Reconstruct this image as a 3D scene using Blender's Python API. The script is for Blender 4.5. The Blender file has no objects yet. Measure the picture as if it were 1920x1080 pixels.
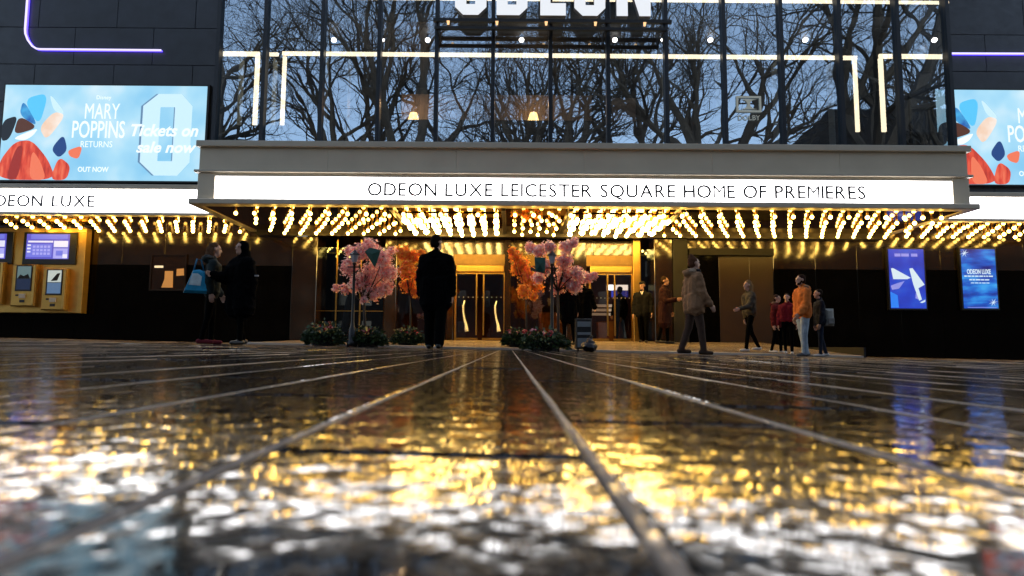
import bpy, bmesh, math, random
from mathutils import Vector, Matrix, Euler, noise as mnoise
R = math.radians
rng = random.Random(7)
scn = bpy.context.scene
col = scn.collection

# ------------------------------------------------------------------ camera
CAM_H = 0.08                 # camera lies almost on the wet paving
F_PX = 1160.0                # focal length in pixels of the 1920 px wide photograph
PITCH = math.atan(109.0 / F_PX)
ROLL = 0.006
cam_d = bpy.data.cameras.new('camera'); cam = bpy.data.objects.new('camera', cam_d); col.objects.link(cam)
cam_d.sensor_width = 36.0; cam_d.lens = F_PX / 1920.0 * 36.0
cam_d.clip_start = 0.02; cam_d.clip_end = 400.0
CAM_M = Matrix.Rotation(R(90) + PITCH, 4, 'X') @ Matrix.Rotation(ROLL, 4, 'Z')
CAM_M = Matrix.Translation((0, 0, CAM_H)) @ Matrix.Rotation(-0.004, 4, 'Z') @ CAM_M
cam.matrix_world = CAM_M
cam_d.dof.use_dof = True; cam_d.dof.focus_distance = 11.0; cam_d.dof.aperture_fstop = 4.6
scn.camera = cam
scn.render.resolution_x, scn.render.resolution_y = 1024, 576

# ------------------------------------------------------------------ sky, sun, exposure (dusk)
SKY = 0.15
w = bpy.data.worlds.new('World'); scn.world = w; w.use_nodes = True
nt = w.node_tree; nt.nodes.clear()
wo = nt.nodes.new('ShaderNodeOutputWorld'); bg = nt.nodes.new('ShaderNodeBackground')
sky = nt.nodes.new('ShaderNodeTexSky'); sky.sky_type = 'NISHITA'; sky.sun_disc = False
sky.sun_elevation = R(13); sky.sun_rotation = R(0.0)
sky.air_density = 1.0; sky.dust_density = 1.0; sky.ozone_density = 3.0
bg.inputs['Strength'].default_value = SKY
hsv = nt.nodes.new('ShaderNodeHueSaturation'); hsv.inputs['Saturation'].default_value = 0.62     # thin dusk cloud greys the blue
nt.links.new(sky.outputs[0], hsv.inputs['Color']); nt.links.new(hsv.outputs[0], bg.inputs['Color']); nt.links.new(bg.outputs[0], wo.inputs[0])
sd = bpy.data.lights.new('sun', 'SUN'); sd.energy = 0.03; sd.angle = R(20); sd.color = (1.0, 0.9, 0.8)
so = bpy.data.objects.new('sun', sd); col.objects.link(so)
so.rotation_euler = (R(-77), 0, 0)          # low sun, far behind the cinema
scn.view_settings.view_transform = 'Standard'; scn.view_settings.look = 'None'
EV = 1.5
scn.view_settings.exposure = EV; scn.view_settings.gamma = 1.0
scn.view_settings.use_curve_mapping = False
scn.cycles.use_denoising = True
scn.cycles.max_bounces = 8; scn.cycles.transparent_max_bounces = 12
scn.cycles.sample_clamp_indirect = 6.0

# ------------------------------------------------------------------ measuring helpers
SLOPE = 0.016                # the square falls away gently to the right
ORIG = Vector((0, 0, CAM_H))
def P(px, py, D):
    """the point at distance D (world y) seen at photograph pixel px, py"""
    d = CAM_M.to_3x3() @ Vector(((px - 960) / F_PX, (540 - py) / F_PX, -1.0))
    return ORIG + d * (D / d.y)
def PX(px, D, py=420): return P(px, py, D).x
def PZ(py, D, px=960): return P(px, py, D).z
RAMP_Y0, RAMP_Y1, RAMP_X0, RAMP_X1, RAMP_Z = 13.3, 19.0, -5.7, 7.6, 0.25
def plane_z(x, y=0): return -SLOPE * x
def gz(x, y):
    if RAMP_Y0 <= y <= RAMP_Y1 + 5 and RAMP_X0 <= x <= RAMP_X1:
        t = min(1.0, (y - RAMP_Y0) / (RAMP_Y1 - RAMP_Y0))
        return (1 - t) * (plane_z(x) + 0.035) + t * RAMP_Z
    return plane_z(x)

# ------------------------------------------------------------------ mesh builder
class MB:
    def __init__(s): s.v = []; s.f = []; s.m = []; s.mi = 0; s.smooth = []; s.sm = False
    def add(s, vs, fs):
        o = len(s.v); s.v += [tuple(v) for v in vs]
        for f in fs: s.f.append(tuple(i + o for i in f)); s.m.append(s.mi); s.smooth.append(s.sm)
        return s
    def box(s, x0, x1, y0, y1, z0, z1):
        x0, x1 = min(x0, x1), max(x0, x1); y0, y1 = min(y0, y1), max(y0, y1); z0, z1 = min(z0, z1), max(z0, z1)
        return s.add([(x0,y0,z0),(x1,y0,z0),(x1,y1,z0),(x0,y1,z0),(x0,y0,z1),(x1,y0,z1),(x1,y1,z1),(x0,y1,z1)],
              [(0,3,2,1),(4,5,6,7),(0,1,5,4),(1,2,6,5),(2,3,7,6),(3,0,4,7)])
    def bbox(s, x0, x1, y0, y1, z0, z1, b=0.01):
        """box whose front edges (towards -y) are chamfered"""
        x0, x1 = min(x0, x1), max(x0, x1); z0, z1 = min(z0, z1), max(z0, z1)
        r0 = [(x0,y1,z0),(x1,y1,z0),(x1,y1,z1),(x0,y1,z1)]
        r1 = [(x0,y0+b,z0),(x1,y0+b,z0),(x1,y0+b,z1),(x0,y0+b,z1)]
        r2 = [(x0+b,y0,z0+b),(x1-b,y0,z0+b),(x1-b,y0,z1-b),(x0+b,y0,z1-b)]
        fs = [(3,2,1,0),(8,9,10,11)]
        for k in range(4):
            j = (k+1) % 4
            fs += [(k, j, 4+j, 4+k), (4+k, 4+j, 8+j, 8+k)]
        return s.add(r0+r1+r2, fs)
    def quad(s, a, b, c, d): return s.add([a,b,c,d], [(0,1,2,3)])
    def prism(s, pts, y0, y1):
        """outline pts (x,z), counter-clockwise seen from -y, extruded y0..y1"""
        n = len(pts)
        vs = [(x,y0,z) for x,z in pts] + [(x,y1,z) for x,z in pts]
        fs = [tuple(range(n)), tuple(range(2*n-1, n-1, -1))] + [(i, n+i, n+(i+1)%n, (i+1)%n) for i in range(n)]
        return s.add(vs, fs)
    def ring(s, outer, inner, y0, y1):
        n = len(outer)
        vs = [(x,y0,z) for x,z in outer]+[(x,y0,z) for x,z in inner]+[(x,y1,z) for x,z in outer]+[(x,y1,z) for x,z in inner]
        fs = []
        for i in range(n):
            j = (i+1)%n
            fs += [(i,j,n+j,n+i),(2*n+i,3*n+i,3*n+j,2*n+j),(i,2*n+i,2*n+j,j),(n+i,n+j,3*n+j,3*n+i)]
        return s.add(vs, fs)
    def tube(s, pts, rad, n=8, cap=True):
        pts = [Vector(p) for p in pts]
        if not hasattr(rad, '__len__'): rad = [rad]*len(pts)
        vs = []; up = None
        for i, p in enumerate(pts):
            d = (pts[min(i+1, len(pts)-1)] - pts[max(i-1, 0)])
            d = d.normalized() if d.length > 1e-9 else Vector((0,0,1))
            if up is None: up = Vector((1,0,0)) if abs(d.x) < 0.8 else Vector((0,1,0))
            a = d.cross(up).normalized(); b = d.cross(a)
            up = -(d.cross(a).cross(d)) if False else up
            for k in range(n):
                t = 2*math.pi*k/n
                vs.append(p + (a*math.cos(t) + b*math.sin(t))*rad[i])
        fs = []
        for i in range(len(pts)-1):
            for k in range(n):
                j = (k+1)%n
                fs.append((i*n+k, i*n+j, (i+1)*n+j, (i+1)*n+k))
        if cap: fs += [tuple(range(n-1,-1,-1)), tuple((len(pts)-1)*n+k for k in range(n))]
        return s.add(vs, fs)
    def ball(s, c, r, nu=12, nv=8):
        if not hasattr(r, '__len__'): r = (r,r,r)
        vs = [(c[0],c[1],c[2]-r[2])]
        for i in range(1, nv):
            t = math.pi*i/nv - math.pi/2
            for k in range(nu):
                a = 2*math.pi*k/nu
                vs.append((c[0]+r[0]*math.cos(t)*math.cos(a), c[1]+r[1]*math.cos(t)*math.sin(a), c[2]+r[2]*math.sin(t)))
        vs.append((c[0],c[1],c[2]+r[2])); L = len(vs)-1
        fs = [(0, 1+(k+1)%nu, 1+k) for k in range(nu)]
        for i in range(nv-2):
            for k in range(nu):
                j = (k+1)%nu
                fs.append((1+i*nu+k, 1+i*nu+j, 1+(i+1)*nu+j, 1+(i+1)*nu+k))
        fs += [(1+(nv-2)*nu+k, 1+(nv-2)*nu+(k+1)%nu, L) for k in range(nu)]
        return s.add(vs, fs)
    def mesh(s, name, mats):
        me = bpy.data.meshes.new(name)
        me.from_pydata(s.v, [], s.f)
        if not isinstance(mats, (list, tuple)): mats = [mats]
        for m in mats: me.materials.append(m)
        me.polygons.foreach_set('material_index', s.m)
        me.polygons.foreach_set('use_smooth', s.smooth)
        me.update(); return me
    def build(s, name, mats, parent=None, loc=None):
        return link(name, s.mesh(name, mats), parent, loc)
def link(name, me, parent=None, loc=None):
    o = bpy.data.objects.new(name, me); col.objects.link(o)
    if parent is not None: o.parent = parent
    if loc is not None: o.location = loc
    return o
def empty(name, loc=(0,0,0), parent=None):
    o = bpy.data.objects.new(name, None); col.objects.link(o); o.location = loc
    o.empty_display_size = 0.2
    if parent is not None: o.parent = parent
    return o
def tag(o, label, cat, group=None, kind=None):
    o['label'] = label; o['category'] = cat
    if group: o['group'] = group
    if kind: o['kind'] = kind
    return o
def struct(o, kind='structure'): o['kind'] = kind; return o
def copy_tree(o, parent=None):
    c = o.copy(); col.objects.link(c); c.parent = parent
    for ch in list(o.children): copy_tree(ch, c)
    return c

# ------------------------------------------------------------------ materials
MATS = {}
def _base(name):
    m = bpy.data.materials.new(name); m.use_nodes = True
    n = m.node_tree; b = n.nodes['Principled BSDF']
    return m, n, b
def mat(name, c, rough=0.6, metal=0.0, var=0.15, scale=6.0, bump=0.0, bscale=60.0, emit=None, es=0.0, spec=0.5, coat=0.0, ior=None, rvar=0.0):
    if name in MATS: return MATS[name]
    m, n, b = _base(name)
    geo = n.nodes.new('ShaderNodeTexCoord')
    if var > 0:
        nz = n.nodes.new('ShaderNodeTexNoise'); nz.inputs['Scale'].default_value = scale; nz.inputs['Detail'].default_value = 6
        n.links.new(geo.outputs['Object'], nz.inputs['Vector'])
        mx = n.nodes.new('ShaderNodeMix'); mx.data_type = 'RGBA'
        mx.inputs['A'].default_value = (*[max(0, v*(1-var*1.6)) for v in c], 1)
        mx.inputs['B'].default_value = (*[min(1, v*(1+var*1.6)) for v in c], 1)
        n.links.new(nz.outputs['Fac'], mx.inputs['Factor']); n.links.new(mx.outputs['Result'], b.inputs['Base Color'])
    else: b.inputs['Base Color'].default_value = (*c, 1)
    b.inputs['Roughness'].default_value = rough; b.inputs['Metallic'].default_value = metal
    b.inputs['Specular IOR Level'].default_value = spec
    if ior: b.inputs['IOR'].default_value = ior
    if coat: b.inputs['Coat Weight'].default_value = coat; b.inputs['Coat Roughness'].default_value = 0.05
    if rvar > 0:
        nr = n.nodes.new('ShaderNodeTexNoise'); nr.inputs['Scale'].default_value = scale*2.3; nr.inputs['Detail'].default_value = 5
        n.links.new(geo.outputs['Object'], nr.inputs['Vector'])
        mr = n.nodes.new('ShaderNodeMapRange'); mr.inputs['To Min'].default_value = max(0, rough-rvar); mr.inputs['To Max'].default_value = rough+rvar
        mr.inputs['From Min'].default_value = 0.3; mr.inputs['From Max'].default_value = 0.7
        n.links.new(nr.outputs['Fac'], mr.inputs['Value']); n.links.new(mr.outputs['Result'], b.inputs['Roughness'])
    if bump > 0:
        nb = n.nodes.new('ShaderNodeTexNoise'); nb.inputs['Scale'].default_value = bscale; nb.inputs['Detail'].default_value = 4
        n.links.new(geo.outputs['Object'], nb.inputs['Vector'])
        bp = n.nodes.new('ShaderNodeBump'); bp.inputs['Strength'].default_value = bump; bp.inputs['Distance'].default_value = 0.01
        n.links.new(nb.outputs['Fac'], bp.inputs['Height']); n.links.new(bp.outputs['Normal'], b.inputs['Normal'])
    if emit:
        b.inputs['Emission Color'].default_value = (*emit, 1); b.inputs['Emission Strength'].default_value = es
    MATS[name] = m; return m
def emis(name, c, s, raw=False):
    if not raw: s = s / 2**EV
    if name in MATS: return MATS[name]
    m, n, b = _base(name)
    b.inputs['Base Color'].default_value = (*[v*0.3 for v in c], 1)
    b.inputs['Roughness'].default_value = 0.4
    b.inputs['Emission Color'].default_value = (*c, 1); b.inputs['Emission Strength'].default_value = s
    MATS[name] = m; return m
def glass(name, tint, refl, rough=0.0, wob=0.0):
    if name in MATS: return MATS[name]
    m, n, b = _base(name); n.nodes.remove(b)
    out = n.nodes['Material Output']
    t = n.nodes.new('ShaderNodeBsdfTransparent'); t.inputs[0].default_value = (*tint, 1)
    g = n.nodes.new('ShaderNodeBsdfGlossy'); g.inputs['Roughness'].default_value = rough; g.inputs['Color'].default_value = (0.70, 0.86, 1, 1)
    fr = n.nodes.new('ShaderNodeFresnel'); bk = n.nodes.new('ShaderNodeNewGeometry'); bm2 = n.nodes.new('ShaderNodeMapRange'); bm2.inputs['To Min'].default_value = 1.5; bm2.inputs['To Max'].default_value = 1/1.5
    n.links.new(bk.outputs['Backfacing'], bm2.inputs['Value']); n.links.new(bm2.outputs['Result'], fr.inputs['IOR'])     # thin pane: the same from both sides
    ad = n.nodes.new('ShaderNodeMath'); ad.operation = 'ADD'; ad.use_clamp = True; ad.inputs[1].default_value = refl
    n.links.new(fr.outputs[0], ad.inputs[0])
    mx = n.nodes.new('ShaderNodeMixShader')
    n.links.new(ad.outputs[0], mx.inputs[0]); n.links.new(t.outputs[0], mx.inputs[1]); n.links.new(g.outputs[0], mx.inputs[2])
    n.links.new(mx.outputs[0], out.inputs[0])
    if wob:
        tc = n.nodes.new('ShaderNodeTexCoord'); nz = n.nodes.new('ShaderNodeTexNoise'); nz.inputs['Scale'].default_value = 0.8
        bp = n.nodes.new('ShaderNodeBump'); bp.inputs['Distance'].default_value = wob; bp.inputs['Strength'].default_value = 1
        n.links.new(tc.outputs['Object'], nz.inputs['Vector']); n.links.new(nz.outputs['Fac'], bp.inputs['Height'])
        n.links.new(bp.outputs['Normal'], g.inputs['Normal'])
    MATS[name] = m; return m

def paving_mat(name, c0, c1, relief, wet_level, r_wet, r_dry, s_dry, dry_matt=0.5):
    """rain-wet stone: a film of water fills the lows of the surface (mirror-like), the grains that stand out stay rough"""
    m, n, b = _base(name); L = n.links.new
    tc = n.nodes.new('ShaderNodeNewGeometry'); pos = tc.outputs['Position']
    def nz(scale, det=5, rough=0.6):
        t = n.nodes.new('ShaderNodeTexNoise'); t.inputs['Scale'].default_value = scale
        t.inputs['Detail'].default_value = det; t.inputs['Roughness'].default_value = rough
        L(pos, t.inputs['Vector']); return t.outputs['Fac']
    def mr(src, a0, a1, b0, b1):
        r = n.nodes.new('ShaderNodeMapRange'); L(src, r.inputs['Value'])
        for k, v in zip(('From Min','From Max','To Min','To Max'), (a0,a1,b0,b1)): r.inputs[k].default_value = v
        return r.outputs['Result']
    def op(o, a, b_, c=None):
        t = n.nodes.new('ShaderNodeMath'); t.operation = o
        for k, v in enumerate((a, b_) if c is None else (a, b_, c)):
            if isinstance(v, (int, float)): t.inputs[k].default_value = v
            else: L(v, t.inputs[k])
        return t.outputs[0]
    obi = n.nodes.new('ShaderNodeObjectInfo')
    mx = n.nodes.new('ShaderNodeMix'); mx.data_type = 'RGBA'
    mx.inputs['A'].default_value = (*c0, 1); mx.inputs['B'].default_value = (*c1, 1)
    L(mr(nz(420, 3), 0.35, 0.7, 0, 1), mx.inputs['Factor'])
    hs = n.nodes.new('ShaderNodeHueSaturation'); L(mx.outputs['Result'], hs.inputs['Color'])
    L(op('MULTIPLY_ADD', obi.outputs['Random'], 0.5, 0.75), hs.inputs['Value']); L(hs.outputs['Color'], b.inputs['Base Color'])
    h = op('MULTIPLY_ADD', nz(210, 2), 0.35, op('MULTIPLY_ADD', nz(70, 3, 0.6), 1.15, op('MULTIPLY', nz(7, 3), 0.5)))     # mean about 1.0
    wet = mr(h, wet_level+0.07, wet_level-0.07, 0, 1)
    b.inputs['IOR'].default_value = 1.5
    L(mr(wet, 0, 1, r_dry, r_wet), b.inputs['Roughness']); L(mr(wet, 0, 1, s_dry, 0.62), b.inputs['Specular IOR Level'])
    hb = op('MULTIPLY_ADD', nz(21, 1), 1.25, op('MULTIPLY_ADD', nz(62, 1), 0.42, op('MULTIPLY', op('MAXIMUM', h, wet_level), 0.42)))
    bp = n.nodes.new('ShaderNodeBump'); bp.inputs['Strength'].default_value = 1.0; bp.inputs['Distance'].default_value = relief
    L(hb, bp.inputs['Height']); L(bp.outputs['Normal'], b.inputs['Normal'])
    df = n.nodes.new('ShaderNodeBsdfDiffuse'); L(hs.outputs['Color'], df.inputs['Color']); df.inputs['Roughness'].default_value = 1.0
    ms = n.nodes.new('ShaderNodeMixShader'); L(mr(wet, 0, 1, dry_matt, 0.0), ms.inputs[0]); L(b.outputs[0], ms.inputs[1]); L(df.outputs[0], ms.inputs[2])
    L(ms.outputs[0], n.nodes['Material Output'].inputs[0])
    MATS[name] = m; return m

M_slab = paving_mat('wet_granite', (0.006, 0.0046, 0.0036), (0.024, 0.016, 0.011), 0.0010, 1.02, 0.06, 0.16, 0.2, 0.88)
M_grout = paving_mat('wet_sandy_joint', (0.20, 0.15, 0.115), (0.34, 0.265, 0.205), 0.002, 0.85, 0.15, 0.6, 0.3)
M_mortar = paving_mat('wet_pale_mortar', (0.26, 0.20, 0.155), (0.42, 0.335, 0.27), 0.0012, 0.9, 0.14, 0.5, 0.4)
M_pale = paving_mat('pale_forecourt_granite', (0.16, 0.125, 0.09), (0.30, 0.24, 0.17), 0.0010, 0.95, 0.10, 0.42, 0.3)
M_kerb = paving_mat('pale_kerb_stone', (0.40, 0.36, 0.31), (0.55, 0.5, 0.44), 0.001, 0.85, 0.15, 0.5, 0.3)
M_fascia = mat('grey_fascia_paint', (0.60, 0.52, 0.385), 0.45, var=0.10, scale=1.2, rvar=0.12)
M_lip = mat('grey_lip_paint', (0.52, 0.46, 0.355), 0.4, var=0.05, scale=2)
M_sign = emis('lit_white_sign', (1.0, 0.98, 0.99), 9.0)
M_signtxt = mat('dark_grey_lettering', (0.03, 0.03, 0.03), 0.5, var=0)
M_panel = mat('black_granite_panel', (0.023, 0.028, 0.037), 0.38, var=0.35, scale=3.0, rvar=0.1)
M_joint = mat('panel_joint_black', (0.004, 0.004, 0.005), 0.8, var=0)
M_lowwall = mat('polished_black_wall', (0.0015, 0.0013, 0.0012), 0.10, var=0.3, scale=2, spec=0.10)
M_bronze = mat('polished_bronze_panel', (0.014, 0.007, 0.0035), 0.10, var=0.35, scale=3, spec=0.9)
M_bronze2 = mat('brown_bronze_wall', (0.028, 0.014, 0.005), 0.35, var=0.25, scale=1.5, spec=0.6)
M_soffit = mat('polished_bronze_soffit', (0.30, 0.17, 0.06), 0.05, metal=1.0, var=0.2, scale=2)
M_beam = mat('dark_beam', (0.012, 0.008, 0.006), 0.3, var=0.2)
M_gold = mat('brass_gold', (0.72, 0.45, 0.12), 0.28, metal=1.0, var=0.12, scale=9)
M_golddk = mat('aged_brass', (0.45, 0.27, 0.07), 0.35, metal=1.0, var=0.15, scale=6)
M_steel = mat('polished_steel', (0.75, 0.75, 0.75), 0.18, metal=1.0, var=0.05)
M_mull = mat('dark_blue_mullion', (0.008, 0.012, 0.018), 0.35, var=0.1)
M_frameblk = mat('black_metal', (0.006, 0.006, 0.006), 0.4, var=0.1)
M_glass = glass('front_glass', (0.62, 0.66, 0.70), 0.34, wob=0.004)
M_sideglass = glass('side_return_glass', (0.92, 0.95, 0.96), 0.0)
M_doorglass = glass('door_glass', (0.55, 0.45, 0.38), 0.10)
M_olive = glass('side_window_glass', (0.10, 0.09, 0.05), 0.10)
BULB_C = (1.0, 0.60, 0.11)
M_bulb = emis('warm_bulb_glass', BULB_C, 26.0)
for _m in (M_bulb,):
    _n = _m.node_tree; _b = _n.nodes['Principled BSDF']; _o = _n.nodes.new('ShaderNodeObjectInfo'); _r = _n.nodes.new('ShaderNodeMapRange')
    _r.inputs['To Min'].default_value = 18.0/2**EV; _r.inputs['To Max'].default_value = 46.0/2**EV
    _n.links.new(_o.outputs['Random'], _r.inputs['Value']); _n.links.new(_r.outputs['Result'], _b.inputs['Emission Strength'])
M_bulbdense = emis('warm_bulb_string', (1.0, 0.64, 0.16), 40.0)
M_socket = mat('brass_socket', (0.5, 0.3, 0.09), 0.3, metal=1.0, var=0.1)
M_led = emis('warm_white_strip', (1.0, 0.80, 0.52), 3.2)
M_spot = emis('white_spot_lens', (1.0, 0.9, 0.78), 14.0)
M_white = emis('lit_letter_white', (0.93, 0.96, 1.0), 0.85)
M_letside = mat('letter_return_grey', (0.30, 0.31, 0.32), 0.5, var=0.05)
M_black = mat('matt_black', (0.004, 0.004, 0.004), 0.7, var=0)

# ------------------------------------------------------------------ text
def text_mesh(s, shear=0.0, extrude=0.0, bold=0.0, res=3):
    cu = bpy.data.curves.new('text', 'FONT'); cu.body = s; cu.size = 1.0; cu.shear = shear; cu.extrude = extrude; cu.offset = bold
    cu.resolution_u = res
    o = bpy.data.objects.new('text', cu); col.objects.link(o)
    dg = bpy.context.evaluated_depsgraph_get()
    me = bpy.data.meshes.new_from_object(o.evaluated_get(dg))
    bpy.data.objects.remove(o); bpy.data.curves.remove(cu)
    me.transform(Matrix.Rotation(R(90), 4, 'X'))
    return me
def fit(me, x0, x1, z0, z1, y):
    xs = [v.co.x for v in me.vertices]; zs = [v.co.z for v in me.vertices]
    a, b, c, d = min(xs), max(xs), min(zs), max(zs)
    for v in me.vertices:
        v.co = (x0 + (v.co.x-a)/max(b-a,1e-6)*(x1-x0), y + v.co.y, z0 + (v.co.z-c)/max(d-c,1e-6)*(z1-z0))
    return me
def letters(s, x0, x1, z0, z1, y, material, parent, name='letter', bold=0.0, gap=0.32, word=0.5):
    """each letter its own flat raised mesh, spread evenly between x0 and x1"""
    H = z1 - z0; items = []; total = 0
    capme = text_mesh('H'); caph = max(v.co.z for v in capme.vertices); bpy.data.meshes.remove(capme)
    for ch in s:
        if ch == ' ': items.append((None, word*H)); total += word*H; continue
        me = text_mesh(ch, extrude=0.006, bold=0.0 if ch == 'M' else bold)
        xs = [v.co.x for v in me.vertices]; wd = (max(xs)-min(xs))/caph*H
        items.append((me, wd)); total += wd
    g = ((x1-x0)-total)/max(1, len(items)-1); x = x0
    for me, wd in items:
        if me is not None:
            a = min(v.co.x for v in me.vertices); k = H/caph
            for v in me.vertices: v.co = (x+(v.co.x-a)*k, y+v.co.y, z0+v.co.z*k)
            me.materials.append(material); link(name, me, parent)
        x += wd + g
def txt(s, x0, x1, z0, z1, y, material, parent, name='lettering', shear=0.0, bold=0.0):
    me = fit(text_mesh(s, shear, 0.002, bold), x0, x1, z0, z1, y); me.materials.clear(); me.materials.append(material)
    return link(name, me, parent)

# ================================================================== GROUND
def tilted(x, y, z): return (x, y, z - SLOPE*x)
mb = MB(); mb.add([tilted(-120,-120,-0.003), tilted(120,-120,-0.003), tilted(120,60,-0.003), tilted(-120,60,-0.003)], [(0,1,2,3)])
paving = struct(mb.build('paving', M_grout))
SW = 0.24; JX = 0.062; GAP = 0.008     # slab width, one joint's offset, joint width
def slab(mbx, cx, cy, W, Ln, H=0.0, tx=0.0, ty=0.0):
    hx, hy, b = W/2, Ln/2, 0.0045
    top = [(-hx+b,-hy+b),(hx-b,-hy+b),(hx-b,hy-b),(-hx+b,hy-b)]
    mid = [(-hx,-hy),(hx,-hy),(hx,hy),(-hx,hy)]
    vs = [tilted(cx+x, cy+y, -0.02) for x,y in mid] + [tilted(cx+x, cy+y, -0.0035+H) for x,y in mid] + [tilted(cx+x, cy+y, H+tx*x+ty*y) for x,y in top]
    fs = [(8,9,10,11)]
    for k in range(4):
        j = (k+1)%4; fs += [(k,j,4+j,4+k),(4+k,4+j,8+j,8+k)]
    mbx.add(vs, fs)
slabs = []
fixed = {0: [0.462, 1.37], 1: [0.69, 1.50], -1: [0.93], 2: [0.91], -2: [0.58, 1.35]}
for k in range(-75, 76):
    cx = JX - SW/2 + k*SW
    ys = []
    r = random.Random(100+k)
    y = -1.6 + r.random()*0.5
    if k in fixed: y = fixed[k][0] - 0.92*2
    ymax = RAMP_Y0 - 0.02 if RAMP_X0-0.2 < cx < RAMP_X1+0.2 else 18.55
    cuts = [y]
    fx = list(fixed.get(k, []))
    while y < ymax:
        st = r.choice([0.62, 0.74, 0.83, 0.92])
        if fx: y = fx.pop(0) if fx[0] - y < 1.0 else y + 0.92
        else: y = y + st
        y = min(y, ymax); cuts.append(y)
    for a, b in zip(cuts[:-1], cuts[1:]):
        if b - a < 0.05: continue
        yc = (a+b)/2
        if yc > 0 and abs(cx) > yc*1.05 + 2.0: continue
        if abs(cx) > 16: continue
        slabs.append((cx, yc, SW-GAP, b-a-GAP-0.004))
def shows(s):
    cx, cy, W, Ln = s
    far = cy + Ln/2
    if far < 0.2 or abs(cx) > 0.95*far+0.2: return 1e3 + abs(cy)
    return max(cy, 0.1)
slabs.sort(key=shows)
for s in slabs[:300]:
    m_ = MB(); slab(m_, *s, H=rng.uniform(-0.0012, 0.0012), tx=rng.uniform(-0.004, 0.004), ty=rng.uniform(-0.002, 0.002))
    m_.build('paving_slab', M_slab, paving)
mb = MB()
for s in slabs[300:]: slab(mb, *s, H=rng.uniform(-0.0015, 0.0015), tx=rng.uniform(-0.004, 0.004), ty=rng.uniform(-0.002, 0.002))
struct(mb.build('far_paving_slabs', M_slab, paving), 'stuff')

# mortar of the long joints stands a little proud of the worn slabs
for k in range(-66, 66):
    xj = JX + (k-1)*SW
    y0 = -1.5 if abs(xj) < 1.2 else max(0.1, (abs(xj)-2.0)/1.05)
    y1 = RAMP_Y0-0.03 if RAMP_X0-0.2 < xj < RAMP_X1+0.2 else 18.5
    m_ = MB(); pr = random.Random(k); ys = []; yy = y0
    while yy < y1: ys.append(yy); yy += 0.12 + yy*0.12 if yy > 0 else 0.3
    ys.append(y1); vs = []
    for yy in ys:
        j = pr.uniform(-.0014,.0014); hgt = 0.0009+pr.uniform(-.0012,.0012)
        for dx, dz in ((-0.0050,-0.0035),(-0.0030+j*0.7,hgt*0.6),(0.0030+j*0.7,hgt*0.6),(0.0050,-0.0035)): vs.append(tilted(xj+dx, yy, dz))
    m_.add(vs, [(i*4+c, i*4+c+1, i*4+c+5, i*4+c+4) for i in range(len(ys)-1) for c in range(3)]); m_.build('mortar_joint', M_mortar, paving)

# forecourt ramp under the canopy, with a pale kerb along its front edge
mb = MB(); nx, ny = 12, 10
vs = []
for j in range(ny+1):
    for i in range(nx+1):
        x = RAMP_X0 + (RAMP_X1-RAMP_X0)*i/nx; yy = RAMP_Y0 + 0.16 + (RAMP_Y1+4-RAMP_Y0-0.16)*j/ny
        vs.append((x, yy, gz(x, yy) - 0.012))
mb.add(vs, [(j*(nx+1)+i, j*(nx+1)+i+1, (j+1)*(nx+1)+i+1, (j+1)*(nx+1)+i) for j in range(ny) for i in range(nx)])
fore = struct(mb.build('forecourt', M_grout))
for j in range(8):
    for i in range(19):
        x0 = RAMP_X0 + (RAMP_X1-RAMP_X0)*i/19+0.004; x1 = RAMP_X0 + (RAMP_X1-RAMP_X0)*(i+1)/19-0.004
        y0 = RAMP_Y0 + 0.17 + (RAMP_Y1-RAMP_Y0-0.17)*j/8 + 0.004; y1 = RAMP_Y0 + 0.17 + (RAMP_Y1-RAMP_Y0-0.17)*(j+1)/8 - 0.004
        e = rng.uniform(-0.001, 0.001)
        m_ = MB(); q = [(x0,y0),(x1,y0),(x1,y1),(x0,y1)]
        m_.add([(x,y,gz(x,y)-0.03) for x,y in q]+[(x,y,gz(x,y)+e) for x,y in q], [(4,5,6,7),(0,1,5,4),(1,2,6,5),(2,3,7,6),(3,0,4,7)])
        m_.build('forecourt_slab', M_pale, fore)
for i in range(16):
    x0 = RAMP_X0 + (RAMP_X1-RAMP_X0)*i/16+0.003; x1 = RAMP_X0 + (RAMP_X1-RAMP_X0)*(i+1)/16-0.003
    y0, y1 = RAMP_Y0, RAMP_Y0+0.165
    m_ = MB(); q = [(x0,y0),(x1,y0),(x1,y1),(x0,y1)]
    m_.add([(x,y,plane_z(x)-0.03) for x,y in q]+[(x,y,gz(x,y)+0.004+rng.uniform(-.001,.001)) for x,y in q], [(4,5,6,7),(0,1,5,4),(1,2,6,5),(2,3,7,6),(3,0,4,7)])
    m_.build('kerb_stone', M_kerb, fore)
mb = MB()
for xs in (RAMP_X0-0.05, RAMP_X1+0.002):
    mb.box(xs, xs+0.048, RAMP_Y0, 18.6, -0.3, 0.10)
mb.build('side_kerb', M_black, fore)

# ================================================================== CINEMA BUILDING
YM, YG, YW, YF, YL, YD = 15.0, 15.8, 17.5, 16.7, 18.6, 19.0
bld = tag(empty('cinema_building', (0, YD, 0)), 'dark cinema with a tall glass front over a lit entrance canopy', 'building')
bld_off = Vector((0, YD, 0))
def bpart(name):
    o = empty(name, (0, -YD, 0), bld); return o
ZS = PZ(392, YM+0.3)          # soffit height
GX0, GX1 = PX(409, YG, 130), PX(1778, YG, 130)     # glass box sides
ZTOP = 12.5
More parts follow.
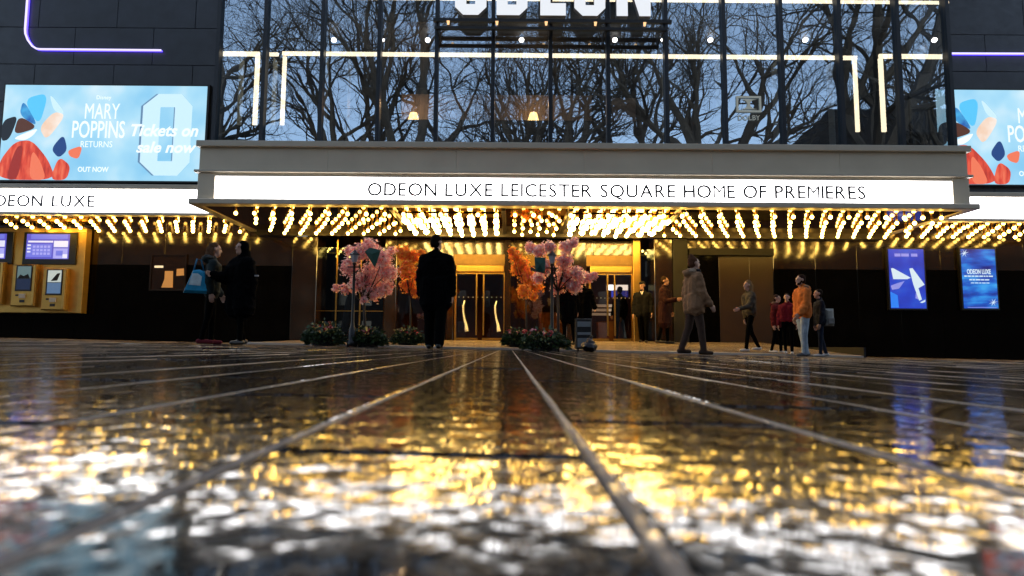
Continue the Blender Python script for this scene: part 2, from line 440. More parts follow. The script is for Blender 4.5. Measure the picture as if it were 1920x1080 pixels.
# --- canopy (marquee)
can = bpart('canopy')
L = lambda px, D=YM: PX(px, D, 330)
zc = lambda py, D=YM: PZ(py, D, 1090)
def zline(py_mid): return zc(py_mid)
XL, XR = PX(374, YM, 300), PX(1813, YM, 300)
Zt, Zc, Zb, Zs1, Zs0, Zl = zc(270), zc(281), zc(328), zc(335), zc(379), zc(389)
Yback = YG + 0.6
mb = MB(); mb.bbox(XL-0.06, XR+0.06, YM-0.10, Yback, Zc, Zt, 0.012); mb.build('cornice', M_lip, can)
npan = 6
for i in range(npan):
    a = XL + (XR-XL)*i/npan; b = XL + (XR-XL)*(i+1)/npan
    mb = MB(); mb.bbox(a+0.002, b-0.002, YM, YM+0.12, Zb+0.06, Zc, 0.004); mb.build('fascia_panel', M_fascia, can)
mb = MB(); mb.box(XL+0.002, XL+0.1, YM+0.12, YL, Zb+0.06, Zc-0.002); mb.build('fascia_return', M_fascia, can)
mb = MB(); mb.box(XR-0.1, XR-0.002, YM+0.12, YL, Zb+0.06, Zc-0.002); mb.build('fascia_return', M_fascia, can)
mb = MB(); mb.bbox(XL-0.10, XR+0.10, YM-0.06, YM+0.5, Zb, Zb+0.06, 0.01); mb.build('upper_ledge', M_lip, can)
SX0, SX1 = PX(403, YM, 352), PX(1786, YM, 360)
mb = MB(); mb.bbox(XL-0.02, SX0-0.012, YM, YL, Zs0, Zb-0.012, 0.01); mb.build('end_cap', M_fascia, can)
mb = MB(); mb.bbox(SX1+0.012, XR+0.02, YM, YL, Zs0, Zb-0.012, 0.01); mb.build('end_cap', M_fascia, can)
nsp = 8
for i in range(nsp):
    a = SX0 + (SX1-SX0)*i/nsp; b = SX0 + (SX1-SX0)*(i+1)/nsp
    mb = MB(); mb.box(a+0.001, b-0.001, YM+0.01, YM+0.2, Zs0+0.004, Zs1); mb.build('sign_panel', M_sign, can)
mb = MB(); mb.box(SX0-0.011, SX1+0.011, YM+0.008, YM+0.19, Zs1+0.002, Zb-0.003); mb.build('sign_top_trim', M_lip, can)
mb = MB(); mb.bbox(XL-0.16, XR+0.16, YM-0.14, YM+0.16, Zl, Zs0, 0.015)
mb.box(XL-0.16, XL+0.05, YM+0.16, YL, Zl, Zs0-0.003); mb.box(XR-0.05, XR+0.16, YM+0.16, YL, Zl, Zs0-0.003); mb.build('lower_lip', M_lip, can)
letters('ODEON LUXE LEICESTER SQUARE HOME OF PREMIERES', PX(689, YM, 356), PX(1623, YM, 359), zc(369.5), zc(345.5), YM+0.004, M_signtxt, can, word=0.34, bold=0.012)
# soffit, split into bays by dark beams
edges = [XL+0.05, PX(750, 16.5), PX(945, 16.5), PX(1062, 16.5), PX(1256, 16.5), XR-0.05]
for a, b in zip(edges[:-1], edges[1:]):
    n = max(1, round((b-a)/1.9))
    for i in range(n):
        x0 = a+(b-a)*i/n; x1 = a+(b-a)*(i+1)/n
        for y0, y1 in ((YM+0.16, 16.6), (16.6, 18.35)):
            mb = MB(); mb.box(x0+0.004, x1-0.004, y0+0.004, y1-0.004, ZS, ZS+0.05); mb.build('soffit_panel', M_soffit, can)
mb = MB(); mb.box(XL, XR, YM+0.16, YD+0.4, ZS+0.055, ZS+0.09); mb.build('canopy_deck', M_beam, can)
for x in edges[1:-1]:
    mb = MB(); mb.box(x-0.05, x+0.05, YM+0.2, 18.4, ZS-0.07, ZS-0.002); mb.build('beam', M_beam, can)
mb = MB(); mb.box(XL+0.1, XR-0.1, 18.36, 18.62, ZS-0.16, ZS+0.05); mb.build('cross_beam', M_beam, can)

# --- side canopies and their lit signs
def wing_canopy(side):
    c = bpart('side_canopy')
    if side < 0: x0, x1 = -24.0, XL-0.021
    else: x0, x1 = XR+0.021, 24.0
    pxm = 190 if side < 0 else 1850
    z1, zt, zb, zs = PZ(346 if side < 0 else 361, YF, pxm), PZ(355 if side < 0 else 370, YF, pxm), PZ(398 if side < 0 else 410, YF, pxm), PZ(403 if side < 0 else 415, YF, pxm)
    n = 3
    mb = MB(); mb.bbox(x0, x1, YF-0.06, YW+0.1, zt, z1, 0.01); mb.build('ledge', M_lip, c)
    for i in range(n):
        a = x0+(x1-x0)*i/n; b = x0+(x1-x0)*(i+1)/n
        mb = MB(); mb.box(a+0.001, b-0.001, YF, YF+0.15, zb, zt-0.003); mb.build('sign_panel', M_sign, c)
    mb = MB(); mb.box(x0, x1, YF-0.02, YF+0.2, zs, zb-0.002); mb.build('lower_lip', M_lip, c)
    nx = 6
    for i in range(nx):
        a = x0+(x1-x0)*i/nx; b = x0+(x1-x0)*(i+1)/nx
        mb = MB(); mb.box(a+0.004, b-0.004, YF+0.2, YL-0.002, zs+0.03, zs+0.08); mb.build('soffit_panel', M_soffit, c)
    mb = MB(); mb.box(x0, x1, YF+0.2, YL, zs+0.085, zs+0.12); mb.build('canopy_deck', M_beam, c)
    return c, zs+0.03, zb, zt
cl, ZWL, zbL, ztL = wing_canopy(-1)
cr, ZWR, zbR, ztR = wing_canopy(1)
letters('ODEON LUXE', PX(-36, YF, 376), PX(178, YF, 376), PZ(387.5, YF, 80), PZ(366, YF, 80), YF-0.006, mat('pale_grey_lettering', (0.12,0.115,0.115), 0.5, var=0), cl, bold=0.014)

# --- upper walls either side of the glass, faced in dark stone panels
def panel_wall(x0, x1, y, z0, z1, pw, ph, holder, m, thick=0.05, gap=0.012, off=0.0):
    z = z0; r = 0
    while z < z1-0.01:
        zz = min(z+ph, z1); x = x0 - (off if r % 2 else 0)
        while x < x1-0.01:
            xx = min(x+pw, x1); xa = max(x, x0)
            if xx - xa > 0.05:
                mb = MB(); mb.bbox(xa+gap/2, xx-gap/2, y-thick-rng.uniform(0,0.004), y, z+gap/2, zz-gap/2, 0.006); mb.build('wall_panel', m, holder)
            x += pw
        z += ph; r += 1
for sx in (-1, 1):
    wl = bpart('upper_wall')
    x0, x1 = (-22.0, GX0-0.05) if sx < 0 else (GX1+0.05, 22.0)
    mb = MB(); mb.box(x0, x1, YW, YW+0.4, 3.66, ZTOP); mb.build('wall_core', M_joint, wl)
    panel_wall(x0, x1, YW, 3.68, ZTOP, 2.3, 1.13, wl, M_panel, off=1.1)

# --- glass front: tall panes between dark mullions, and the glazed returns
gl = bpart('glass_front')
ZG0 = Zt + 0.003
mx_px = [409, 500, 607, 713, 820, 925, 1032, 1139, 1247, 1355, 1462, 1571, 1680, 1778]
mxx = [PX(p, YG, 60) for p in mx_px]
mxx = [GX0] + mxx[1:-1] + [GX1]
for i, x in enumerate(mxx):
    mb = MB(); mb.box(x-0.05, x+0.05, YG-0.10, YG+0.12, ZG0, ZTOP); mb.build('mullion', M_mull, gl)
for a, b in zip(mxx[:-1], mxx[1:]):
    tilt = rng.uniform(-0.0022, 0.0022); tx = rng.uniform(-0.0014, 0.0014)
    mb = MB(); x0, x1 = a+0.051, b-0.051
    f = lambda x, z: (x, YG + tilt*(x-(a+b)/2) + tx*(z-7.5), z)
    mb.quad(f(x0,ZG0), f(x1,ZG0), f(x1,ZTOP), f(x0,ZTOP)); mb.build('pane', M_glass, gl)
for x in (GX0, GX1):
    mb = MB(); mb.quad((x, YG+0.121, ZG0), (x, YW-0.002, ZG0), (x, YW-0.002, ZTOP), (x, YG+0.121, ZTOP)); mb.build('side_pane', M_sideglass, gl)
for px in (452, 515, 612, 1345, 1452, 1556, 1244, 870, 655):
    x = PX(px, YG+0.45, 150)
    mb = MB(); mb.box(x-0.008, x+0.008, YG+0.3, YG+0.6, Zt+0.3, PZ(115, YG+0.45)); mb.build('glass_fin', mat('pale_fin_edge', (0.45,0.5,0.5), 0.2, var=0), gl)
# --- rooms behind the glass
inn = bpart('upper_lobby')
M_lobby = mat('dark_lobby_wall', (0.03, 0.028, 0.03), 0.6, var=0.2, scale=1)
M_tan = mat('tan_lobby_wall', (0.20, 0.15, 0.125), 0.6, var=0.25, scale=0.8)
M_ceil = mat('lobby_ceiling', (0.045, 0.045, 0.05), 0.6, var=0.1)
YB = 21.0
mb = MB(); mb.box(GX0, GX1, YG+0.13, YB, 3.72, 3.9); mb.build('lobby_floor', M_lobby, inn)
ZC1 = PZ(66, 17.2)
mb = MB(); mb.box(GX0+0.01, GX1-0.01, YG+0.7, YB, ZC1, ZC1+0.25); mb.build('lobby_ceiling', M_ceil, inn)
mb = MB(); mb.box(GX0+0.01, GX1-0.01, YB, YB+0.1, 3.9, ZTOP); mb.build('back_wall', M_lobby, inn)
mb = MB(); mb.box(GX0+0.01, GX1-0.01, YG+0.13, YB, ZTOP-0.15, ZTOP); mb.build('roof', M_ceil, inn)
for x in (GX0, GX1-0.1):
    mb = MB(); mb.box(x, x+0.1, YW+0.002, YB, 3.9, ZTOP-0.16); mb.build('side_wall', M_lobby, inn)
YT = 19.6
zt0, zt1 = PZ(243, YT), PZ(178, YT)
for a, b in ((752, 905), (908, 1030), (1032, 1110), (1148, 1192)):
    mb = MB(); mb.box(PX(a, YT, 210), PX(b, YT, 210), YT, YT+0.08, zt0, zt1 if a != 1148 else PZ(182, YT)); mb.build('lounge_wall', M_tan, inn)
mb = MB(); mb.box(PX(745, YT, 210), PX(1195, YT, 210), YT-0.9, YT-0.3, zt0-0.28, zt0-0.02); mb.build('lounge_counter', M_lobby, inn)
mb = MB(); mb.box(GX0+0.1, PX(540, YG+0.4, 250), YG+0.2, YG+0.5, 3.9, PZ(243, YG+0.4)); mb.build('low_parapet', M_black, inn)
mb = MB(); mb.box(PX(1700, YG+0.4, 250), GX1-0.1, YG+0.2, YG+0.5, 3.9, PZ(247, YG+0.4)); mb.build('low_parapet', M_black, inn)
# --- lower walls
lw = bpart('lower_wall')
XA, XB = PX(545, YL, 560), PX(1292, YL, 560)
for x0, x1 in ((-22.0, XA), (PX(1452, YL, 560), 22.0)):
    mb = MB(); mb.box(x0, x1, YL+0.05, YL+0.4, -0.6, 3.7); mb.build('wall_core', M_joint, lw)
    n = round((x1-x0)/1.25)
    for i in range(n):
        a = x0+(x1-x0)*i/n; b = x0+(x1-x0)*(i+1)/n
        zt_ = ZWL if x0 < 0 else ZWR
        mb = MB(); mb.bbox(a+0.003, b-0.003, YL+rng.uniform(0,0.004), YL+0.05, -0.4, 2.45, 0.004); mb.build('wall_panel', M_lowwall, lw)
        mb = MB(); mb.bbox(a+0.003, b-0.003, YL+rng.uniform(0,0.004), YL+0.05, 2.456, zt_, 0.004); mb.build('wall_panel', M_bronze, lw)
# --- entrance wall: bronze piers, side windows, header, glazed doors
en = bpart('entrance_wall')
def pier(px0, px1, y, m, z1=None, name='pier'):
    x0, x1 = PX(px0, y, 560), PX(px1, y, 560)
    mb = MB(); mb.bbox(x0, x1, y, YD+0.35, 0.0, z1 or ZS-0.17, 0.01); return mb.build(name, m, en)
pier(545, 592, 18.5, M_bronze); pier(720, 742, 18.8, M_bronze); pier(946, 957, 18.8, M_bronze)
pier(1188, 1202, 18.8, M_golddk); pier(1228, 1262, 18.5, M_bronze); pier(1264, 1291, 18.45, M_black)
pier(1062, 1100, 18.9, M_bronze); pier(838, 850, 18.9, M_bronze)
def pane_px(px0, px1, py0, py1, y, m, name='window_pane'):
    mb = MB(); mb.quad((PX(px0,y,560),y,PZ(py1,y)), (PX(px1,y,560),y,PZ(py1,y)), (PX(px1,y,560),y,PZ(py0,y)), (PX(px0,y,560),y,PZ(py0,y))); return mb.build(name, m, en)
for a, b in ((593, 630), (631, 675), (676, 719)):
    pane_px(a, b, 466, 640, YD, M_olive)
for px in (630.5, 675.5):
    mb = MB(); x = PX(px, YD, 560); mb.box(x-0.02, x+0.02, YD-0.03, YD+0.03, 0.2, ZS-0.17); mb.build('window_bar', M_gold, en)
mb = MB(); x0, x1 = PX(593, YD-.02, 560), PX(719, YD-.02, 560); zz = PZ(585, YD); mb.box(x0, x1, YD-0.02, YD+0.02, zz-0.012, zz+0.012); mb.build('window_bar', M_golddk, en)
pane_px(1203, 1227, 466, 640, YD, M_olive); pane_px(958, 1061, 500, 640, YD, M_doorglass); pane_px(743, 837, 500, 640, YD, M_doorglass)
# dark glass header above the doors mirrors the bulbs
x0, x1 = PX(743, YD-0.05, 480), PX(1187, YD-0.05, 480)
nn = 6
for i in range(nn):
    a = x0+(x1-x0)*i/nn; b = x0+(x1-x0)*(i+1)/nn
    mb = MB(); mb.bbox(a+0.003, b-0.003, YD-0.06, YD+0.1, PZ(478, YD), ZS, 0.004); mb.build('header_panel', M_bronze, en)
mb = MB(); mb.bbox(x0, x1, YD-0.09, YD+0.1, PZ(499, YD), PZ(478, YD)-0.003, 0.005); mb.build('door_header', mat('dull_gold_header', (0.16,0.095,0.03), 0.4, metal=0.6, var=0.2), en)
mb = MB(); mb.box(RAMP_X0-0.75, RAMP_X1+0.75, YD+4.21, YD+4.4, -0.3, ZS+0.2); mb.build('foyer_back_wall', mat('red_foyer_wall', (0.13,0.035,0.02), 0.6, var=0.3, scale=1), en)
mb = MB(); mb.box(RAMP_X0-0.6, RAMP_X1+0.6, YD+0.41, YD+4.2, ZS+0.003, ZS+0.1); mb.build('foyer_ceiling', M_beam, en)
for x in (RAMP_X0-0.7, RAMP_X1+0.6):
    mb = MB(); mb.box(x, x+0.1, YD+0.36, YD+4.2, -0.3, ZS+0.1); mb.build('foyer_side_wall', M_beam, en)
mb = MB(); mb.box(PX(1010, 21.5, 560), PX(1085, 21.5, 560), 21.3, 21.9, RAMP_Z, RAMP_Z+1.0)
mb.box(PX(1120, 21.5, 560), PX(1160, 21.5, 560), 21.3, 21.9, RAMP_Z, RAMP_Z+0.7); mb.build('foyer_counter', mat('orange_wood', (0.35,0.14,0.04), 0.4, var=0.3), en)
mb = MB()
for py in (574, 582, 590): mb.box(PX(1100, 22.3, 560), PX(1152, 22.3, 560), 22.2, 22.5, PZ(py, 22.3), PZ(py-4, 22.3))
mb.build('foyer_shelf', mat('self_lit_pale_shelf', (0.55,0.45,0.35), 0.5, emit=(1,.75,.5), es=0.12), en)  # shelf lighting is put into the material as a faint glow of its own
mb = MB(); mb.box(PX(1137, 22, 540), PX(1177, 22, 540), 21.95, 22.0, PZ(543, 22), PZ(533, 22)); mb.build('foyer_sign', emis('foyer_white_sign', (1,0.98,0.95), 1.8), en)
mb = MB(); mb.box(PX(1146, 22, 540), PX(1177, 22, 540), 21.95, 22.0, PZ(556, 22), PZ(544, 22)); mb.build('foyer_screen', emis('foyer_blue_screen', (0.05,0.06,0.45), 0.8), en)
# brown bronze wall to the right of the doors
yb = 18.6; x0, x1 = XB, PX(1451, yb, 560)
bw = [x0, x0+(x1-x0)*0.36, x0+(x1-x0)*0.72, x1]
for a, b, m_ in zip(bw[:-1], bw[1:], (M_lowwall, M_bronze2, M_bronze2)):
    mb = MB(); mb.bbox(a+0.003, b-0.003, yb, yb+0.2, 0.1, PZ(478, yb), 0.005); mb.build('bronze_panel', m_, en)
mb = MB(); mb.bbox(x0, x1, yb-0.12, yb+0.2, PZ(477, yb), PZ(464, yb), 0.005); mb.build('bronze_header', M_black, en)
mb = MB(); mb.box(x0, x1, yb+0.02, yb+0.2, PZ(464, yb)+0.003, ZS); mb.build('upper_bronze_strip', M_bronze, en)

# --- the two pairs of doors
def door_pair(px0, px1, pyt, pyb):
    d = empty('entrance_door', (0, -YD, 0), bld)
    y = YD-0.04; x0, x1 = PX(px0, y, 560), PX(px1, y, 560); z0, z1 = RAMP_Z, PZ(pyt, y)
    mb = MB(); mb.box(x0-0.06, x0, y, y+0.08, z0, z1+0.05); mb.box(x1, x1+0.06, y, y+0.08, z0, z1+0.05); mb.box(x0, x1, y, y+0.08, z1, z1+0.05); mb.build('frame', M_gold, d)
    mb = MB(); mb.bbox(x0-0.02, x1+0.02, y-0.08, y+0.05, z1+0.055, z1+0.27, 0.02); mb.build('transom', M_gold, d)
    xm = (x0+x1)/2
    for s_, (a, b) in enumerate(((x0, xm-0.07), (xm+0.07, x1))):
        mb = MB(); mb.quad((a+.005,y+.03,z0+.08),(b-.005,y+.03,z0+.08),(b-.005,y+.03,z1-.005),(a+.005,y+.03,z1-.005)); mb.build('door_pane', M_doorglass, d)
        mb = MB(); mb.box(a, b, y+0.01, y+0.06, z0+0.015, z0+0.075); mb.build('kick_rail', M_gold, d)
    for xx in (xm-0.11, xm+0.11):
        mb = MB(); mb.box(xx-0.022, xx+0.022, y-0.01, y+0.06, z0+0.16, z1-0.003); mb.build('stile', M_gold, d)
    mb = MB(); zz = PZ(557.5, y); n = 10
    for i in range(n):
        xx = x0+(x1-x0)*(i+.5)/n; mb.box(xx-0.012, xx+0.012, y+0.024, y+0.028, zz-0.012, zz+0.012)
    struct(mb.build('safety_dots', mat('white_dots', (.5,.45,.4), .5, var=0), d), 'stuff')
    return d, x0, x1, xm, y
d1, *_ = door_pair(856, 944, 514, 632)
d2, *_ = door_pair(1108, 1184, 514, 632)
def handle(px):
    y = YD-0.12; cur = [(871,564,2.0),(868,574,2.6),(868.5,586,2.6),(871,600,3.0),(874,610,4.2),(875,619,5.5),(875.5,622,6)]
    mb = MB(); mb.sm = True
    mb.tube([(PX(x+px-870, y, 590), y, PZ(yy, y)) for x,yy,_ in cur], [r/F_PX*y*0.62 for _,_,r in cur], 8)
    mb.build('door_handle', mat('white_handle', (0.8,0.8,0.78), 0.3, var=0.03, emit=(1,1,1), es=0.0), d1)
handle(870); handle(930)

# ================================================================== BULBS UNDER THE CANOPIES
def bulb_mb(mb, c, r=0.047, drop=0.16):
    x, y, z = c
    mb.mi = 0; mb.sm = True
    mb.ball((x, y, z), (r, r, r*1.05), 10, 7)
    mb.mi = 1; mb.tube([(x,y,z+r*0.9),(x,y,z+drop)], [0.024, 0.028], 6)
B = MB(); bulb_mb(B, (0,0,0)); BULB_ME = B.mesh('light_bulb', [M_bulb, M_socket])
bulbs = []
rows = [15.27, 15.95, 16.5, 17.02, 17.52, 18.0]
edges_dark = edges[1:-1]
cpad = [(edges[1]+0.05, edges[2]-0.05), (edges[3]+0.05, edges[4]-0.05)]
SPX = 0.466
ncol = int((XR-XL-0.9)/SPX)
xs0 = PX(441, 15.27)
for j, y in enumerate(rows):
    for i in range(ncol+1):
        x = xs0 + i*SPX + (SPX/2 if j % 2 else 0)
        if x > XR-0.25 or x < XL+0.2: continue
        if any(abs(x-e) < 0.09 for e in edges_dark) and j: continue
        if j and any(a < x < b for a, b in cpad): continue
        bulbs.append((x, y, ZS-0.16, 'c' if j else 'f'))
for side, ZW, x0, x1 in ((-1, ZWL, PX(-20, 17), XL-0.35), (1, ZWR, XR+0.35, PX(2010, 17))):
    for j, y in enumerate((16.98, 17.45, 17.92, 18.38)):
        n = int((x1-x0)/0.47)
        for i in range(n+1):
            x = x0 + i*0.47 + (0.235 if j % 2 else 0)
            if x < x1: bulbs.append((x, y, ZW-0.16, 'l' if side < 0 else 'r'))
LAB = {'f': ('round warm bulb in the front row along the canopy edge', 'front row of canopy bulbs'),
       'c': ('round warm bulb on the bronze ceiling behind the front row', 'bulbs on the canopy ceiling'),
       'l': ('round warm bulb under the left side canopy, above the ticket machines', 'bulbs under the left side canopy'),
       'r': ('round warm bulb under the right side canopy, above the blue screens', 'bulbs under the right side canopy')}
for x, y, z, k in bulbs:
    o = link('light_bulb', BULB_ME, None, (x, y, z)); tag(o, LAB[k][0], 'light bulb', LAB[k][1])
NB = len(bulbs)
# two dense chandeliers of bulb strings
for (a, b), lab in zip(cpad, ('dense glowing bulb chandelier over the left doors, left of the twin', 'dense glowing bulb chandelier over the right doors, right of the twin')):
    cx = (a+b)/2
    ch = tag(empty('chandelier', (cx, 16.9, ZS)), lab, 'chandelier')
    mb = MB(); mb.box(a-cx+0.02, b-cx-0.02, -1.15, 1.2, -0.03, -0.002); mb.build('ceiling_plate', M_soffit, ch)
    mb = MB()
    ncl = 8
    for i in range(ncl):
        x = a + (b-a)*(i+0.5)/ncl
        for j in range(19):
            y = -1.08 + j*0.119
            bulb_mb(mb, (x-cx+rng.uniform(-.02,.02), y, -0.15-0.05*math.sin(j*0.9+i)), 0.052, 0.14)
    struct(mb.build('bulb_strings', [M_bulbdense, M_socket], ch), 'stuff')
    for i in range(ncl):
        x = a + (b-a)*(i+0.5)/ncl - cx
        mb = MB(); mb.box(x-0.012, x+0.012, -1.1, 1.15, -0.052, -0.032); mb.build('string_rail', M_gold, ch)

# ================================================================== LED STRIPS, SPOTS, LETTERS ON THE GLASS FRONT
YS = YG + 0.45
def strip(pts, wpx, lab, y=YS, m=None):
    """strip of light: polyline of pixels on the plane y, square section"""
    t = empty('light_strip', (P(pts[0][0], pts[0][1], y)))
    tag(t, lab, 'light strip')
    org = P(pts[0][0], pts[0][1], y)
    for (a, b) in zip(pts[:-1], pts[1:]):
        A, Bq = P(a[0], a[1], y)-org, P(b[0], b[1], y)-org
        h = wpx/F_PX*y/2
        mb = MB()
        if abs(A.x-Bq.x) > abs(A.z-Bq.z):
            xa, xb = sorted((A.x, Bq.x)); z = (A.z+Bq.z)/2
            mb.box(xa-h, xb+h, -0.03, 0.03, z-h, z+h)
        else:
            za, zb = sorted((A.z, Bq.z)); x = (A.x+Bq.x)/2
            mb.box(x-h, x+h, -0.028, 0.028, za, zb-h-0.002)
        mb.build('light_tube', m or M_led, t)
    return t
strip([(530,239),(533,103),(1603,106),(1607,247)], 7, 'wide warm light frame spanning the middle of the glass front')
strip([(478,240),(483,101),(412,101)], 8, 'short warm light frame at the left end of the glass front', y=YS+0.1)
strip([(1656,247),(1652,106),(1778,106)], 8, 'short warm light frame at the right end of the glass front', y=YS+0.1)
strip([(640,0),(1775,1)], 5, 'warm light strip at the top, behind the big white letters')
strip([(500,102),(519,102)], 6, 'tiny dash of warm light between two light frames', y=YS+0.3)
for i, px in enumerate((626, 718, 802, 978, 1153, 1242, 1332, 1510, 1752)):
    y = 17.2; p = P(px, 75, y)
    t = tag(empty('spotlight', p), 'small white ceiling spotlight glowing inside the glass front', 'spotlight', 'ceiling spotlights behind the glass')
    mb = MB(); mb.tube([(0,0,ZC1-p.z),(0,0,0.03)], 0.03, 8); mb.build('housing', M_frameblk, t)
    mb = MB(); mb.sm = True; r = 0.05 if px in (718,1242) else 0.075; mb.ball((0,0,0), (r,r,r*0.9), 10, 8); mb.build('lens', M_spot, t)
for i, (px, lab) in enumerate(((775, 'glowing amber table lamp left in the upper lounge'), (1000, 'glowing amber table lamp in the middle of the upper lounge'))):
    y = YT-0.5; p = P(px, 242, y)
    t = tag(empty('table_lamp', p), lab, 'lamp')
    mb = MB(); mb.tube([(0,0,0),(0,0,0.02),(0,0,0.03),(0,0,0.22)], [0.09,0.09,0.02,0.02], 10); mb.build('lamp_base', M_gold, t)
    mb = MB(); mb.sm = True; mb.tube([(0,0,0.2),(0,0,0.52)], [0.20,0.11], 14); mb.build('lamp_shade', emis('amber_shade', (1.0,0.62,0.22), 5.0), t)
    for k, dx in enumerate((-0.3, 0.38)):
        mb = MB(); mb.ball((dx, 0.1, 0.08), 0.05, 8, 6); mb.build('candle', emis('amber_candle', (1.0,0.7,0.3), 6.0), t)
    ld = bpy.data.lights.new('lamp_light', 'POINT'); ld.energy = 8; ld.color = (1.0, 0.6, 0.28); ld.shadow_soft_size = 0.12
    lo = bpy.data.objects.new('lamp_light', ld); col.objects.link(lo); lo.parent = t; lo.location = (0, -0.15, 0.75)
# rooftop style letters standing on a black rail in front of the glass
YO = 15.25
sg = tag(empty('letter_sign', P(1037, 40, YO)), 'big white block letters standing on a black rail before the glass', 'sign')
so_ = P(1037, 40, YO)
def sx_(px): return PX(px, YO, 20) - so_.x
def sz_(py): return PZ(py, YO, 1037) - so_.z
zb_, zt_ = sz_(29), sz_(-92)
def oct_(x0, x1, z0, z1, c): return [(x0+c,z0),(x1-c,z0),(x1,z0+c),(x1,z1-c),(x1-c,z1),(x0+c,z1),(x0,z1-c),(x0,z0+c)]
DEP = 0.16
def letter_build(fn):
    m_ = MB(); fn(m_, -0.002, DEP); 
    me = m_.mesh('letter', [M_white, M_letside])
    for p_ in me.polygons:
        p_.material_index = 0 if p_.normal.y < -0.5 else 1
    link('letter', me, sg)
def O_(x0, x1):
    def f(m_, y0, y1):
        s_ = (x1-x0)*0.36; c = (x1-x0)*0.26
        m_.ring(oct_(x0,x1,zb_,zt_,c), oct_(x0+s_,x1-s_,zb_+s_,zt_-s_,0.003), y0, y1)
    return f
def D_(x0, x1):
    def f(m_, y0, y1):
        s_ = (x1-x0)*0.36; c = (x1-x0)*0.26
        m_.ring([(x0,zb_),(x1-c,zb_),(x1,zb_+c),(x1,zt_-c),(x1-c,zt_),(x0,zt_)], [(x0+s_,zb_+s_),(x1-s_-.003,zb_+s_),(x1-s_,zb_+s_+.003),(x1-s_,zt_-s_-.003),(x1-s_-.003,zt_-s_),(x0+s_,zt_-s_)], y0, y1)
    return f
def E_(x0, x1):
    def f(m_, y0, y1):
        s_ = (x1-x0)*0.40; zm = (zb_+zt_)/2; t_ = (zt_-zb_)*0.19
        m_.prism([(x0,zb_),(x1,zb_),(x1,zb_+t_),(x0+s_,zb_+t_),(x0+s_,zm-t_/2),(x1-.1,zm-t_/2),(x1-.1,zm+t_/2),(x0+s_,zm+t_/2),(x0+s_,zt_-t_),(x1,zt_-t_),(x1,zt_),(x0,zt_)], y0, y1)
    return f
def N_(x0, x1):
    def f(m_, y0, y1):
        s_ = (x1-x0)*0.33
        m_.prism([(x0,zb_),(x0+s_,zb_),(x0+s_,zb_+(zt_-zb_)*.58),(x1-s_,zb_),(x1,zb_),(x1,zt_),(x1-s_,zt_),(x1-s_,zb_+(zt_-zb_)*.42),(x0+s_,zt_),(x0,zt_)], y0, y1)
    return f
for fn, a, b in ((O_,853,912),(D_,931,989),(E_,1013,1061),(O_,1077,1135),(N_,1156,1220)):
    letter_build(fn(sx_(a), sx_(b)))
mb = MB(); mb.box(sx_(812), sx_(1260), 0.03, 0.12, sz_(40), sz_(34)); mb.build('rail', M_frameblk, sg)
mb = MB(); mb.box(sx_(815), sx_(1252), 0.03, 0.12, sz_(54), sz_(49)); mb.build('rail', M_frameblk, sg)
for px in (820, 925, 1032, 1139, 1247):
    mb = MB(); mb.box(sx_(px)-.02, sx_(px)+.02, 0.121, YG-YO-0.11, sz_(54)+0.01, sz_(34)-0.01); mb.build('bracket', M_frameblk, sg)
for px in (841, 932, 1024, 1116, 1208):
    mb = MB(); mb.tube([(sx_(px),0.0,sz_(48)),(sx_(px),-0.05,sz_(42))], [0.025,0.04], 8); mb.build('uplight', emis('amber_uplight', (1,0.55,0.25), 1.5), sg)
# sound-system emblem on the glass
so2 = P(1403, 202, YG-0.02)
em = tag(empty('emblem_sign', so2), 'pale square emblem of two facing D shapes on the glass', 'sign')
M_emb = emis('pale_emblem', (0.62, 0.66, 0.60), 0.28)
u = 1/F_PX*YG
def ex(px): return (px-1403)*u
def ez(py): return (202-py)*u
mb = MB(); mb.ring([(ex(1380),ez(211)),(ex(1428),ez(211)),(ex(1428),ez(179)),(ex(1380),ez(179))], [(ex(1383.5),ez(207.5)),(ex(1424.5),ez(207.5)),(ex(1424.5),ez(182.5)),(ex(1383.5),ez(182.5))], -0.02, 0.0); mb.build('emblem_frame', M_emb, em)
def halfD(xflat, sgn):
    out = [(xflat, 206), ] 
    pts = [(xflat + sgn*15.0*math.sin(t), 195-11.5*math.cos(t)) for t in [math.pi*k/10 for k in range(11)]]
    return pts
# the field between the two D shapes, light, with the D's left open (dark)
half = []
top = [(1384,182.5),(1424,182.5)]
mbx = MB()
def filled(poly):
    pts = [(ex(a), ez(b)) for a, b in poly]; mbx.prism(pts, -0.012, -0.002)
for sgn, xe in ((1, 1384.2), (-1, 1423.8)):
    arc = [(xe + sgn*4 + sgn*13.5*math.sin(math.pi*k/8), 195-10.0*math.cos(math.pi*k/8)) for k in range(9)]
    for (a, b) in zip(arc[:-1], arc[1:]):
        q = [(1404, a[1]), (a[0], a[1]), (b[0], b[1]), (1404, b[1])]
        pts = [(ex(x_), ez(y_)) for x_, y_ in q]
        mbx.prism(pts if sgn < 0 else pts[::-1], -0.012, -0.002)
mbx.build('emblem_field', M_emb, em)
txt('DOLBY', ex(1383), ex(1425), ez(227), ez(217), -0.01, M_emb, em)

